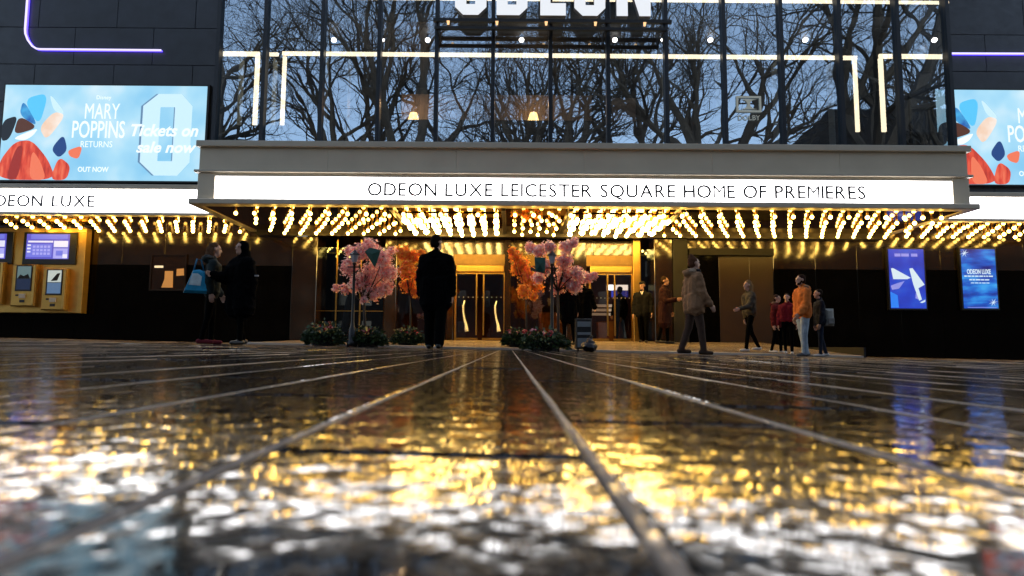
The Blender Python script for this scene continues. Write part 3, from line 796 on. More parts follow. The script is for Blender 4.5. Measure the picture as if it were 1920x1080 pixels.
# ================================================================== NEON ON THE UPPER WALLS
M_neon = emis('violet_white_neon', (0.62, 0.56, 1.0), 1.6)
M_addedglow = emis('added_deep_blue_glow', (0.10, 0.06, 1.0), 3.0)
def neon(pts, lab):
    y = YW-0.16; o0 = P(*pts[0], y)
    t = tag(empty('neon_tube', o0), lab, 'neon light')
    pp = [P(a, b, y)-o0 for a, b in pts]
    mb = MB(); mb.sm = True; mb.tube(pp, 0.026, 8); mb.build('tube', M_neon, t)
    mb = MB(); mb.sm = True; mb.tube([p+Vector((0,0.07,0)) for p in pp], 0.022, 6); mb.build('added_glow_strip', M_addedglow, t)  # extra strip added behind the tube to throw blue glow onto the wall
neon([(52,-60),(51,0),(47,55),(47.5,63),(52,75),(60,86),(68,91),(75,92),(302,94)], 'violet neon line with a rounded corner over the left video screen')
neon([(1784,100),(2100,101)], 'straight violet neon line over the right video screen')

# ================================================================== VIDEO SCREENS
def cloud_emis(name, stops, scale, strength, stretch=(1,1,1)):
    m, n, b = _base(name); Lk = n.links.new
    tc = n.nodes.new('ShaderNodeTexCoord'); mp = n.nodes.new('ShaderNodeMapping'); mp.inputs['Scale'].default_value = stretch
    nz = n.nodes.new('ShaderNodeTexNoise'); nz.inputs['Scale'].default_value = scale; nz.inputs['Detail'].default_value = 3
    rp = n.nodes.new('ShaderNodeValToRGB'); el = rp.color_ramp.elements
    el[0].position, el[0].color = stops[0][0], (*stops[0][1], 1); el[1].position, el[1].color = stops[-1][0], (*stops[-1][1], 1)
    for p_, c in stops[1:-1]:
        e = el.new(p_); e.color = (*c, 1)
    Lk(tc.outputs['Object'], mp.inputs['Vector']); Lk(mp.outputs[0], nz.inputs['Vector']); Lk(nz.outputs['Fac'], rp.inputs['Fac'])
    Lk(rp.outputs['Color'], b.inputs['Emission Color']); b.inputs['Emission Strength'].default_value = strength / 2**EV
    b.inputs['Base Color'].default_value = (0.01,0.01,0.01,1); b.inputs['Roughness'].default_value = 0.5
    MATS[name] = m; return m
M_scr = cloud_emis('screen_sky', [(0.3, (0.22,0.58,0.88)), (0.52, (0.42,0.75,0.95)), (0.72, (0.78,0.93,0.98))], 0.55, 1.0)
S_W = emis('screen_white', (0.86,0.95,1.0), 1.05); S_P = emis('screen_pale', (0.60,0.84,0.97), 1.0); S_SH = emis('screen_slate', (0.16,0.30,0.48), 0.8)
S_R = cloud_emis('screen_red', [(0.3,(0.45,0.03,0.02)),(0.5,(0.80,0.08,0.04)),(0.7,(0.95,0.2,0.1))], 3.0, 0.95, (2.5,1,0.6)); S_DR = emis('screen_dark_red', (0.40,0.03,0.02), 0.8); S_OR = emis('screen_orange_red', (0.9,0.2,0.1), 0.95); S_CR = cloud_emis('screen_cream', [(0.3,(0.9,0.6,0.42)),(0.7,(1.0,0.93,0.86))], 2.0, 1.0)
S_BL = cloud_emis('screen_blue', [(0.3,(0.02,0.12,0.45)),(0.7,(0.08,0.5,0.9))], 2.5, 0.95); S_DB = emis('screen_dark_blue', (0.02,0.07,0.26), 0.8); S_BK = emis('screen_black', (0.015,0.02,0.03), 0.6); S_BR = emis('screen_brown', (0.12,0.04,0.02), 0.7)
def billboard(px_left, top_py, lab):
    """4 x 1.9 unit poster drawn in local u (0..395) v (0..185) pixels of the left screen"""
    y = YW-0.2
    W, H = 386, 186; k = y/F_PX*1.008
    org = P(px_left, top_py, y)
    t = tag(empty('video_screen', org), lab, 'video screen', 'lit video screens on the side walls')
    X = lambda u: u*k
    Z = lambda v: -v*k
    mb = MB(); mb.box(X(-4), X(W+4), 0.02, 0.17, Z(H+3), Z(-4)); mb.build('screen_frame', M_frameblk, t)
    mb = MB(); mb.box(X(0), X(W), 0.0, 0.018, Z(H), Z(0)); mb.build('display', M_scr, t)
    def shape(pts, m, name, layer=1):
        for _ in range(3):
            q = []
            for i in range(len(pts)):
                a, b = pts[i], pts[(i+1) % len(pts)]
                q += [(a[0]*.8+b[0]*.2, a[1]*.8+b[1]*.2), (a[0]*.2+b[0]*.8, a[1]*.2+b[1]*.8)]
            pts = [(min(W, max(0, u_)), min(H, v_)) for u_, v_ in q]
        mb = MB(); pts = [(X(a), Z(b)) for a, b in pts]
        ar = sum(pts[i][0]*pts[(i+1)%len(pts)][1]-pts[(i+1)%len(pts)][0]*pts[i][1] for i in range(len(pts)))
        if ar < 0: pts = pts[::-1]
        mb.prism(pts, -0.003*layer, -0.003*layer+0.002); mb.build(name, m, t)
    # plain angular colour shards stand in for the poster's artwork
    shape([(0,150),(26,112),(58,108),(92,146),(110,186),(0,186)], S_R, 'poster_shape', 1)
    shape([(14,186),(30,122),(44,118),(38,186)], S_DR, 'poster_shape', 2)
    shape([(58,186),(60,126),(78,150),(92,186)], S_OR, 'poster_shape', 2)
    shape([(98,186),(112,140),(136,158),(130,186)], S_R, 'poster_shape', 2)
    shape([(0,70),(30,60),(16,108),(0,112)], S_BK, 'poster_shape', 3)
    shape([(96,126),(118,96),(128,128),(112,144)], S_DB, 'poster_shape', 3)
    shape([(128,128),(156,118),(150,146),(132,140)], S_OR, 'poster_shape', 2)
    shape([(86,110),(120,58),(96,52),(70,84)], S_CR, 'poster_shape', 1)
    shape([(20,106),(70,84),(60,100),(44,110)], S_W, 'poster_shape', 2)
    shape([(36,28),(70,84),(30,60)], S_BL, 'poster_shape', 1)
    shape([(36,28),(84,14),(70,84)], emis('screen_cyan', (0.10,0.55,0.9), 1.0), 'poster_shape', 2)
    shape([(84,14),(120,58),(96,52)], S_P, 'poster_shape', 3)
    shape([(30,60),(70,84),(22,100)], S_BR, 'poster_shape', 3)
    ob = [(a+260, b) for a, b in ((34,16),(78,16),(100,40),(100,150),(78,176),(34,176),(6,150),(6,40))]
    ib = [(a+260, b) for a, b in ((40,42),(66,42),(67,43),(67,147),(66,148),(40,148),(39,147),(39,43))]
    for o_, m_, l_ in ((-4, S_SH, 1), (0, S_P, 2)):
        mb = MB(); pts = [(X(a+o_), Z(b)) for a, b in ob][::-1]; ins = [(X(a+o_*0.5), Z(b)) for a, b in ib][::-1]
        mb.ring(pts, ins, -0.003*l_, -0.003*l_+0.002); mb.build('poster_letter', m_, t)
    T = lambda s, u0, u1, v0, v1, m=S_W, sh=0.0, bo=0.0: txt(s, X(u0), X(u1), Z(v1), Z(v0), -0.012, m, t, 'lettering', sh, bo)
    T('Disney', 176, 204, 20, 30); T('MARY', 156, 222, 36, 66, bo=0.0); T('POPPINS', 134, 234, 70, 104, bo=0.01); T('RETURNS', 152, 212, 110, 122)
    T('Tickets on', 246, 374, 76, 100, sh=0.25, bo=0.025); T('sale now', 258, 372, 110, 132, sh=0.25, bo=0.025); T('OUT NOW', 150, 208, 160, 170, bo=0.02)
    return t
billboard(11, 159, 'left lit film poster screen with white words beside the pale outlined letter')
billboard(1754, 168, 'right lit film poster screen running past the glass corner')

# ================================================================== BLUE POSTER SCREENS ON THE RIGHT WALL
def blue_screen(px0, px1, py0, py1, lab, fn):
    y = YL-0.12; o0 = P(px0, py1, y); W = PX(px1, y, 520)-PX(px0, y, 520); H = PZ(py0, y, px0)-PZ(py1, y, px0)
    t = tag(empty('poster_screen', o0), lab, 'poster screen', 'blue poster screens on the right wall')
    mb = MB(); mb.box(-0.05, W+0.05, 0.012, 0.11, -0.05, H+0.05); mb.build('screen_frame', M_frameblk, t)
    fn(t, W, H); return t
def scr_poly(t, W, H, pts, m, l=1, name='poster_shape'):
    pts = [(a*W, b*H) for a, b in pts]
    ar = sum(pts[i][0]*pts[(i+1)%len(pts)][1]-pts[(i+1)%len(pts)][0]*pts[i][1] for i in range(len(pts)))
    mb = MB(); mb.prism(pts if ar > 0 else pts[::-1], -0.003*l, -0.003*l+0.002); mb.build(name, m, t)
M_b1 = cloud_emis('poster_blue', [(0.3,(0.015,0.03,0.42)),(0.5,(0.02,0.06,0.62)),(0.75,(0.03,0.15,0.75))], 1.2, 0.9)
M_b2 = cloud_emis('poster_blue_waves', [(0.32,(0.01,0.012,0.2)),(0.47,(0.01,0.09,0.55)),(0.6,(0.03,0.3,0.85)),(0.72,(0.08,0.5,0.95))], 1.7, 0.95, (0.6,1,2.2))
S_ICE = emis('poster_ice', (0.62,0.78,0.9), 0.95); S_VIO = emis('poster_violet', (0.28,0.30,0.8), 0.9)
def fa(t, W, H):
    mb = MB(); mb.box(0, W, 0, 0.01, 0, H); mb.build('display', M_b1, t)
    scr_poly(t, W, H, [(0.05,0.67),(0.10,0.68),(0.60,0.515),(0.50,0.49),(0.10,0.49)], S_ICE)
    scr_poly(t, W, H, [(0.57,0.67),(0.66,0.68),(0.98,0.40),(0.80,0.34),(0.88,0.15),(0.80,0.13),(0.66,0.40)], S_ICE, 2)
    scr_poly(t, W, H, [(0.02,0.38),(0.20,0.42),(0.42,0.46),(0.25,0.33),(0.05,0.31)], S_VIO)
    scr_poly(t, W, H, [(0.0,0.01),(0.22,0.01),(0.2,0.22),(0.0,0.28)], emis('poster_bright_blue',(0.03,0.22,0.9),0.95), 1)
    scr_poly(t, W, H, [(0.72,0.26),(0.8,0.2),(0.78,0.15),(0.7,0.17)], S_VIO, 1)
    scr_poly(t, W, H, [(0.82,0.10),(0.98,0.15),(0.97,0.11),(0.88,0.09)], S_ICE, 1)
    for a, b in ((0.17,0.34),(0.36,0.58),(0.64,0.82)):
        scr_poly(t, W, H, [(a,0.875),(b,0.875),(b,0.925),(a,0.925)], S_VIO, 1)
def fb(t, W, H):
    mb = MB(); mb.box(0, W, 0, 0.01, 0, H); mb.build('display', M_b2, t)
    txt('ODEON LUXE', W*0.14, W*0.84, H*0.575, H*0.66, -0.006, S_ICE, t, bold=0.03)
    r = random.Random(3)
    for z, a, b, h in ((0.53,0.06,0.94,0.022),(0.47,0.2,0.82,0.022),(0.42,0.24,0.78,0.014)):
        x = a
        while x < b-0.04:
            wd = r.uniform(0.05, 0.14); scr_poly(t, W, H, [(x,z),(min(x+wd,b),z),(min(x+wd,b),z+h),(x,z+h)], S_ICE, 1); x += wd+0.02
    for cx, cz in ((0.1,0.93),(0.86,0.10)):
        for k in range(4):
            a = k*math.pi/4+0.3; dx, dz = math.cos(a)*0.15, math.sin(a)*0.07
            scr_poly(t, W, H, [(cx-dx,cz-dz),(cx+0.015,cz-0.006),(cx+dx,cz+dz),(cx-0.015,cz+0.006)], S_ICE, 1+k)
    scr_poly(t, W, H, [(0.1,0.01),(0.96,0.01),(0.96,0.02),(0.1,0.02)], S_VIO, 1)
blue_screen(1671, 1737, 467, 578, 'blue poster screen with white angular shards, nearer the doors', fa)
blue_screen(1808, 1872, 467, 578, 'blue wavy poster screen with white words, right of the shard poster', fb)

# ================================================================== TICKET MACHINES (left)
yk = 18.35
ko = Vector((PX(-90, yk, 590), yk, PZ(588, yk, 80)))
kx = lambda px: PX(px, yk, 520) - ko.x
kz = lambda py, px=80: PZ(py, yk, px) - ko.z
tk = tag(empty('ticket_kiosk', ko), 'gold wall unit of ticket machines under two purple screens', 'ticket kiosk')
M_kgold = mat('kiosk_gold', (0.62, 0.37, 0.09), 0.38, metal=0.75, var=0.15, scale=4)
M_kgold2 = mat('kiosk_gold_edge', (0.75, 0.48, 0.14), 0.3, metal=0.9, var=0.1)
mb = MB(); mb.bbox(kx(-90), kx(150), 0.0, 0.24, kz(587), kz(428), 0.02); mb.build('housing', M_kgold, tk)
mb = MB(); mb.bbox(kx(-90), kx(158), -0.035, 0.2, kz(436), kz(428), 0.008); mb.build('top_rim', M_kgold2, tk)
mb = MB(); mb.bbox(kx(150), kx(158), -0.035, 0.2, kz(587), kz(436)-0.003, 0.008); mb.build('side_rim', M_kgold, tk)
def kscreen(a, b, full):
    mb = MB(); mb.bbox(kx(a), kx(b), -0.05, -0.002, kz(496), kz(436)-0.004, 0.012); o = mb.build('screen', M_frameblk, tk)
    a2, b2 = a+6, b-13
    mb = MB(); mb.box(kx(a2), kx(b2), -0.053, -0.0505, kz(486), kz(439)-0.005)
    mb.build('display', emis('kiosk_purple', (0.10,0.09,0.55), 1.0), o)
    S1 = emis('kiosk_lilac', (0.38,0.38,0.85), 1.0); S2 = emis('kiosk_pale', (0.75,0.76,0.92), 1.0); S3 = emis('kiosk_blue', (0.16,0.18,0.72), 1.0)
    f = lambda u: kx(a2+(b2-a2)*u)
    g = lambda v: kz(439+47*v)-0.004
    def blk(u0,u1,v0,v1,m,l=1):
        mb = MB(); mb.box(f(u0), f(u1), -0.0535-0.001*l, -0.0531-0.001*l, g(v1), g(v0)); mb.build('screen_block', m, o)
    blk(0.04,0.62,0.27,0.34,S2); blk(0.64,0.97,0.27,0.52,S2); blk(0.64,0.97,0.57,0.97,S1); blk(0.02,0.6,0.4,0.92,S3)
    for i in range(5):
        for j in range(3): blk(0.16+i*0.085, 0.22+i*0.085, 0.46+j*0.14, 0.55+j*0.14, S1, 2)
    for j in range(3): blk(0.03,0.11,0.42+j*0.13,0.48+j*0.13,S2,2)
    blk(0.70,0.86,0.66,0.86,S3,2); blk(0.86,0.97,0.80,0.95,S2,3); blk(0.1,0.95,0.02,0.2,S3,1)
kscreen(41, 141, True); kscreen(-75, 22, False)
def kmachine(px, top, dark):
    o = empty('ticket_machine', (0,0,0), tk)
    mb = MB(); mb.bbox(kx(px-23), kx(px+22), -0.16, -0.002, kz(575+top), kz(497+top), 0.03); mb.build('machine_body', M_kgold, o)
    mb = MB(); mb.bbox(kx(px+18), kx(px+22)+0.004, -0.20, -0.161, kz(571+top), kz(499+top), 0.008); mb.build('side_bar', M_kgold2, o)
    mb = MB(); mb.bbox(kx(px-15), kx(px+15), -0.175, -0.1605, kz(547+top), kz(499+top), 0.006); mb.build('bezel', M_frameblk, o)
    mb = MB(); mb.box(kx(px-12), kx(px+13), -0.178, -0.1755, kz(523+top), kz(501+top)); mb.build('display_top', emis('machine_grey', (0.14,0.22,0.23), 0.7) if dark else emis('machine_pale', (0.55,0.62,0.58), 0.8), o)
    mb = MB(); mb.box(kx(px-12), kx(px+13), -0.178, -0.1755, kz(544+top), kz(524+top)); mb.build('display_bottom', emis('machine_navy', (0.01,0.02,0.06), 0.7) if dark else emis('machine_blue', (0.10,0.18,0.32), 0.8), o)
    pts = [(px-6,521),(px+5,507),(px+11,506),(px+6,520)] if not dark else [(px-11,523),(px-6,516),(px,519),(px+8,515),(px+12,523)]
    mb = MB(); mb.prism([(kx(a), kz(b+top)) for a, b in pts], -0.181, -0.179); mb.build('screen_picture', M_black, o)
    mb = MB(); mb.bbox(kx(px-6), kx(px+6), -0.19, -0.1605, kz(560+top), kz(552+top), 0.006); mb.build('card_reader', mat('pale_plastic', (0.55,0.5,0.42), 0.4, var=0.1), o)
    mb = MB(); mb.box(kx(px-13), kx(px-8), -0.17, -0.1605, kz(556+top), kz(553+top)); mb.box(kx(px-5), kx(px+4), -0.17, -0.1605, kz(568+top), kz(563+top)); mb.build('slot', M_frameblk, o)
kmachine(53, 0, True); kmachine(110, 7, False); kmachine(-8, -4, True)
# box office window with amber signs, left wall
yb_ = YL-0.06; bo = P(316, 545, yb_)
t = tag(empty('box_office_window', bo), 'dark brown ticket window with amber notices, left wall', 'window')
bx = lambda px: PX(px, yb_, 520)-bo.x
bz = lambda py: PZ(py, yb_, 316)-bo.z
mb = MB(); mb.ring([(bx(280),bz(545)),(bx(348),bz(545)),(bx(348),bz(476)),(bx(280),bz(476))], [(bx(283),bz(542)),(bx(345),bz(542)),(bx(345),bz(479)),(bx(283),bz(479))], 0, 0.055); mb.build('frame', M_bronze, t)
mb = MB(); mb.box(bx(283), bx(345), 0.03, 0.04, bz(542), bz(479)); mb.build('pane', mat('brown_window', (0.02,0.01,0.008), 0.15, var=0.1), t)
M_amb = emis('amber_notice', (0.75,0.33,0.08), 0.55)
mb = MB(); mb.prism([(bx(303),bz(539)),(bx(324),bz(539)),(bx(323),bz(508)),(bx(308),bz(508)),(bx(308),bz(523))], 0.015, 0.028); mb.build('notice', M_amb, t)
mb = MB(); mb.prism([(bx(330),bz(517)),(bx(344),bz(516)),(bx(343),bz(503)),(bx(330),bz(504))], 0.015, 0.028); mb.build('notice', M_amb, t)
mb = MB(); mb.box(bx(288), bx(304), 0.01, 0.028, bz(502), bz(498)); mb.build('notice', mat('cream_label', (0.5,0.42,0.25), 0.5, emit=(1,.8,.5), es=0.3), t)

# ================================================================== BARE PLANE TREES OF THE SQUARE (mirrored in the glass)
M_bark = mat('plane_bark', (0.045, 0.040, 0.035), 0.9, var=0.4, scale=3, bump=0.4, bscale=8)
def bare_tree(seed, H, r0, lean=(0,0)):
    r = random.Random(seed); trunk = MB(); limbs = MB(); twigs = MB()
    stack = []
    # trunk
    p = Vector((0,0,-0.3)); d = Vector((lean[0], lean[1], 1)).normalized(); pts = [p.copy()]; rad = [r0*1.25]
    n = 8; ht = H*0.34
    for i in range(n):
        d = (d + Vector((r.uniform(-.06,.06), r.uniform(-.06,.06), 0.03))).normalized(); p = p + d*ht/n; pts.append(p.copy()); rad.append(r0*(1-0.35*(i+1)/n))
    trunk.tube(pts, rad, 9)
    top = p.copy(); td = d.copy()
    kids = r.randint(4, 5)
    for k in range(kids):
        a = 2*math.pi*(k+r.uniform(-.25,.25))/kids; o = r.uniform(0.35, 0.85)
        nd = (td*math.cos(o) + Vector((math.cos(a), math.sin(a), 0))*math.sin(o)).normalized()
        stack.append((top.copy(), nd, H*r.uniform(0.24,0.32), r0*0.52, 1))
    while stack:
        p, d, Ln, rr, lev = stack.pop()
        seg = 5 if lev < 3 else (4 if lev == 3 else 3); pts = [p.copy()]; rad = [rr]
        wig = 0.16+0.05*lev
        nodes = []
        for i in range(seg):
            d = (d + Vector((r.uniform(-wig,wig), r.uniform(-wig,wig), r.uniform(-wig,wig)+0.05))).normalized()
            p = p + d*Ln/seg; pts.append(p.copy()); rad.append(rr*(1-0.55*(i+1)/seg)); nodes.append((p.copy(), d.copy(), rad[-1]))
        (limbs if lev <= 2 else twigs).tube(pts, rad, 6 if lev <= 2 else 3, cap=False)
        if lev < 6:
            nk = {1:5, 2:5, 3:4, 4:3, 5:2}[lev]
            for k in range(nk):
                bp, bd, br = nodes[min(len(nodes)-1, int(r.uniform(0.2,1)*len(nodes)))] if k else nodes[-1]
                a = r.uniform(0, 2*math.pi); o = r.uniform(0.35, 1.0) if k else r.uniform(0, 0.35)
                ax = bd.orthogonal().normalized(); ay = bd.cross(ax)
                nd = (bd*math.cos(o) + (ax*math.cos(a)+ay*math.sin(a))*math.sin(o)).normalized()
                nl = Ln*r.uniform(0.5, 0.78)
                if nl > 0.22: stack.append((bp, nd, nl, max(br*0.72, 0.008), lev+1))
    return trunk.mesh('trunk', M_bark), limbs.mesh('limbs', M_bark), twigs.mesh('twigs', M_bark)
tree_kinds = [bare_tree(5, 21, 0.54, (0.05,0)), bare_tree(12, 23, 0.58, (-0.06,0.03)), bare_tree(23, 20, 0.50, (0.1,0))]
tspots = [(-21,-6,0,0.3,1.35,''),(-6.5,-4.5,1,2.1,1.3,''),(4.5,-9,2,4.0,1.35,''),(13,-5,0,1.2,1.3,''),(21.5,-5,1,5.2,1.4,''),(-13,-12,2,0.7,1.4,''),(9,-15,1,3.2,1.35,''),(-1,-17,0,5.5,1.4,''),(-30,-10,1,1.7,1.3,''),(31,-9,2,2.9,1.3,'')]
for i, (x, y, k, rz, sc, _) in enumerate(tspots):
    t = tag(empty('plane_tree', (x, y, plane_z(x))), 'bare branching plane tree of the square, mirrored in the glass front', 'tree', 'bare plane trees mirrored in the glass')
    t.rotation_euler = (0,0,rz); t.scale = (sc,sc,sc)
    for nm, me in zip(('trunk','limbs','twigs'), tree_kinds[k]): link(nm, me, t)
# dark terraces closing the far side of the square
M_terr = mat('dark_terrace_stone', (0.02,0.019,0.018), 0.9, var=0.3, scale=0.3)
M_tglass = mat('terrace_window_glass', (0.01,0.012,0.015), 0.15, var=0.1)
def terrace(x0, x1, y0, y1, h, ridge, lab):
    cx = (x0+x1)/2; z0 = plane_z(cx)-1.0
    t = tag(empty('terrace_building', (cx, y1, 0)), lab, 'building')
    mb = MB(); mb.box(x0-cx, x1-cx, y0-y1, 0, z0, h); mb.build('wall', M_terr, t)
    mb = MB(); e = 0.3; ym = (y0-y1)/2
    vs = [(x0-cx-e,y0-y1-e,h+.003),(x1-cx+e,y0-y1-e,h+.003),(x1-cx+e,e,h+.003),(x0-cx-e,e,h+.003),(x0-cx+ridge*0.8,ym,h+ridge),(x1-cx-ridge*0.8,ym,h+ridge)]
    mb.add(vs, [(0,3,2,1),(3,2,5,4),(1,0,4,5),(0,3,4),(2,1,5)][0:1]+[(3,2,5,4),(1,0,4,5),(0,4,3),(2,5,1)]); mb.build('roof', mat('slate_roof', (0.012, 0.013, 0.015), 0.9, var=0.3, scale=1, spec=0.05), t)
    n = int((x1-x0)/3); 
    for i in range(n):
        for j in range(int(h/4)):
            xx = x0-cx+(x1-x0)*(i+.5)/n; zz = 1.2+j*4
            mb = MB(); mb.box(xx-0.6, xx+0.6, 0.004, 0.03, zz, zz+2.0); mb.build('window', M_tglass, t)
terrace(-75, -23.01, -52, -38, 19, 3, 'long dark terrace across the square, on the left side')
terrace(-23, 32, -56, -42, 21, 3, 'dark terrace across the square, behind the middle trees')
terrace(27, 66, -40, -22, 17, 8, 'tall dark house with steep roof, mirrored at the right of the glass')

# ================================================================== BLOSSOM TREES, BUSHES, LAMP POSTS, KITES
M_pinks = [mat('blossom_pink', (0.97,0.56,0.53), 0.6, var=0.1), mat('blossom_pale_pink', (0.98,0.74,0.70), 0.6, var=0.1), mat('blossom_rose', (0.82,0.32,0.32), 0.6, var=0.1)]
M_orgs = [mat('blossom_orange', (0.85,0.33,0.05), 0.6, var=0.1), mat('blossom_amber', (0.9,0.47,0.08), 0.6, var=0.1), mat('blossom_coral', (0.75,0.18,0.07), 0.6, var=0.1)]
M_wood = mat('dark_branch', (0.03,0.018,0.012), 0.8, var=0.3)
for m_ in M_pinks + M_orgs:
    n_ = m_.node_tree; b_ = n_.nodes['Principled BSDF']; tr = n_.nodes.new('ShaderNodeBsdfTranslucent'); mxs = n_.nodes.new('ShaderNodeMixShader'); mxs.inputs[0].default_value = 0.55
    src = b_.inputs['Base Color'].links[0].from_socket; n_.links.new(src, tr.inputs['Color'])
    n_.links.new(b_.outputs[0], mxs.inputs[1]); n_.links.new(tr.outputs[0], mxs.inputs[2]); n_.links.new(mxs.outputs[0], n_.nodes['Material Output'].inputs[0])
def blossom_mesh(clusters, n, mats, r, size=0.034):
    mb = MB()
    for _ in range(n):
        c, rx, ry, rz = r.choices(clusters, weights=[q[1]*q[3] for q in clusters])[0]
        while True:
            v = Vector((r.uniform(-1,1), r.uniform(-1,1), r.uniform(-1,1)))
            if 0.25 < v.length < 1: break
        v *= 0.7 + 0.55*r.random()**2
        p = Vector(c) + Vector((v.x*rx, v.y*ry, v.z*rz))
        d = (v + Vector((r.uniform(-.6,.6), r.uniform(-.6,.6), r.uniform(-.2,.6)))).normalized()
        a = d.orthogonal().normalized(); b = d.cross(a)
        mb.mi = r.choices((0,1,2), (5,3,2))[0]
        s = size*r.uniform(0.7, 1.3)
        k = 5; ph = r.random()*6
        vs = [tuple(p)]
        for i in range(k):
            t0 = ph + 2*math.pi*i/k
            q = p + (a*math.cos(t0)+b*math.sin(t0))*s + d*s*0.45; q2 = p + (a*math.cos(t0+.62)+b*math.sin(t0+.62))*s*0.55 + d*s*0.15
            vs += [tuple(q), tuple(q2)]
        fs = [(0, 2*k if i == 0 else 2*i, 2*i+1, 2*i+2) for i in range(k)]
        mb.add(vs, fs)
    return mb.mesh('crown', mats)
def blossom_tree(px, base_py, D, clusters_px, n, mats, lab, seed, trunk_r=0.03):
    """clusters: (px, py, radius px)"""
    r = random.Random(seed); x = PX(px, D, base_py); z = gz(x, D); org = Vector((x, D, z))
    t = tag(empty('blossom_tree', org), lab, 'blossom tree')
    cl = []
    mbb = MB(); mbb.sm = True
    top = None
    low = max(c[1] for c in clusters_px)
    fork = P(px, low+6, D) - org
    mb = MB(); mb.sm = True; mb.tube([(0,0,-0.02),(0.01,0.01,fork.z*0.5),tuple(fork)], [trunk_r*1.2, trunk_r, trunk_r*0.8], 8); mb.build('trunk', M_wood, t)
    for (a, b, rr) in clusters_px:
        dy = r.uniform(-0.22, 0.22); c = P(a, b, D+dy) - org; R_ = rr/F_PX*D
        cl.append((c, R_, R_*0.9, R_))
        m_ = fork.lerp(c, 0.5) + Vector((r.uniform(-.05,.05), 0, 0.04)); mbb.tube([fork, m_, c, c+Vector((0,0,R_*0.6))], [trunk_r*0.5, trunk_r*0.35, trunk_r*0.2, 0.004], 5)
    mbb.build('branches', M_wood, t)
    link('crown', blossom_mesh(cl, n, mats, r), t)
    return t
pinkL = [(655,500,18),(672,475,20),(695,468,21),(718,485,20),(728,510,20),(735,470,10),(700,512,26),(672,530,22),(700,548,20),(722,540,17),(648,543,11),(630,540,8),(683,562,8),(655,470,10),(690,455,9)]
blossom_tree(682, 644, 12.9, pinkL, 3800, M_pinks, 'pink blossom tree with a round crown, left of the man in the long coat', 3)
orgL = [(757,475,15),(775,482,14),(764,505,18),(782,515,12),(765,535,16),(780,548,11),(790,475,8),(748,470,8)]
blossom_tree(768, 636, 14.2, orgL, 2000, M_orgs, 'orange blossom tree half hidden between the pink tree and the man', 4, 0.02)
orgR = [(966,480,13),(978,498,17),(990,520,18),(982,545,14),(1005,535,15),(968,505,12),(960,470,8),(1000,555,9)]
blossom_tree(986, 636, 14.2, orgR, 2000, M_orgs, 'orange blossom tree on the right, beside the second pink tree', 5, 0.02)
pinkR = [(995,465,12),(1012,470,14),(1030,462,12),(1062,465,14),(1075,455,10),(1058,490,18),(1060,518,20),(1075,535,17),(1082,512,14),(1100,520,12),(1115,517,8),(1045,540,14),(1020,500,16),(1010,520,14)]
blossom_tree(1046, 650, 12.9, pinkR, 3600, M_pinks, 'pink blossom tree with a branch reaching right, before the right doors', 6)
hb = [(965,400,9),(980,396,10),(1000,398,10),(1015,396,9),(985,408,8),(1005,406,6)]
o0 = P(990, 388, 15.9); t = tag(empty('hanging_blossom', o0), 'orange blossom spray hanging from the ceiling in the middle', 'hanging blossom')
r_ = random.Random(8); link('crown', blossom_mesh([(P(a,b,15.9)-o0, R0/F_PX*15.9, R0/F_PX*15.9, R0/F_PX*15.9) for a,b,R0 in hb], 380, M_orgs, r_), t)
mb = MB(); mb.tube([(0,0,ZS-o0.z-0.002),(0,0,-0.12)], 0.012, 6); mb.build('stem', M_wood, t)

M_leafs = [mat('bush_leaf', (0.035,0.07,0.02), 0.5, var=0.2), mat('bush_leaf_dark', (0.015,0.035,0.012), 0.5, var=0.2), mat('bush_leaf_pale', (0.07,0.10,0.03), 0.5, var=0.2)]
M_fl = [mat('red_flower', (0.55,0.03,0.05), 0.6, var=0.1), mat('pink_flower', (0.75,0.3,0.32), 0.6, var=0.1), mat('dark_red_flower', (0.3,0.015,0.03), 0.6, var=0.1)]
def bush(px, base_py, D, wpx, hpx, lab, seed, pinkish=0):
    r = random.Random(seed); x = PX(px, D, base_py); org = Vector((x, D, gz(x, D))); k = D/F_PX
    t = tag(empty('flower_planter', org), lab, 'planter')
    W, H = wpx*k, hpx*k
    mb = MB(); mb.tube([(0,0,-0.05),(0,0,H*0.45)], [W*0.28, W*0.34], 14); mb.build('pot', M_black, t)
    mb = MB()
    for _ in range(1000):
        a = r.uniform(0, 2*math.pi); u = r.random()**0.5
        p = Vector((math.cos(a)*u*W/2, math.sin(a)*u*W*0.4, 0)); p.z = H*(0.08 + r.random()*r.choice((0.7,0.8,1.0))*(1-0.6*u*u))
        d = Vector((math.cos(a)*u+r.uniform(-.5,.5), math.sin(a)*u+r.uniform(-.5,.5), r.uniform(-0.1,1))).normalized()
        s = d.cross(Vector((r.uniform(-1,1), r.uniform(-1,1), 0.3))).normalized(); ln = r.uniform(0.06, 0.13); wd = ln*0.28
        mb.mi = r.choices((0,1,2),(4,5,2))[0]
        mb.add([p, p+d*ln*.5+s*wd, p+d*ln-Vector((0,0,ln*.25)), p+d*ln*.5-s*wd], [(0,1,2),(0,2,3)])
    mb.build('foliage', M_leafs, t)
    cl = [(Vector((r.uniform(-.36,.36)*W, r.uniform(-.25,.1)*W, H*r.uniform(0.6,0.9))), 0.07, 0.07, 0.05) for _ in range(7)]
    mats = [M_fl[1], M_fl[0], M_fl[2]] if pinkish else M_fl
    link('blossoms', blossom_mesh(cl, 48, mats, r, 0.03), t)
bush(608, 647, 12.85, 74, 46, 'planter of red flowers at the far left of the forecourt', 21)
bush(690, 648, 12.75, 62, 40, 'planter under the left pink blossom tree', 22, 1)
bush(765, 640, 14.0, 60, 32, 'dim planter of dark red flowers behind the left tree', 23)
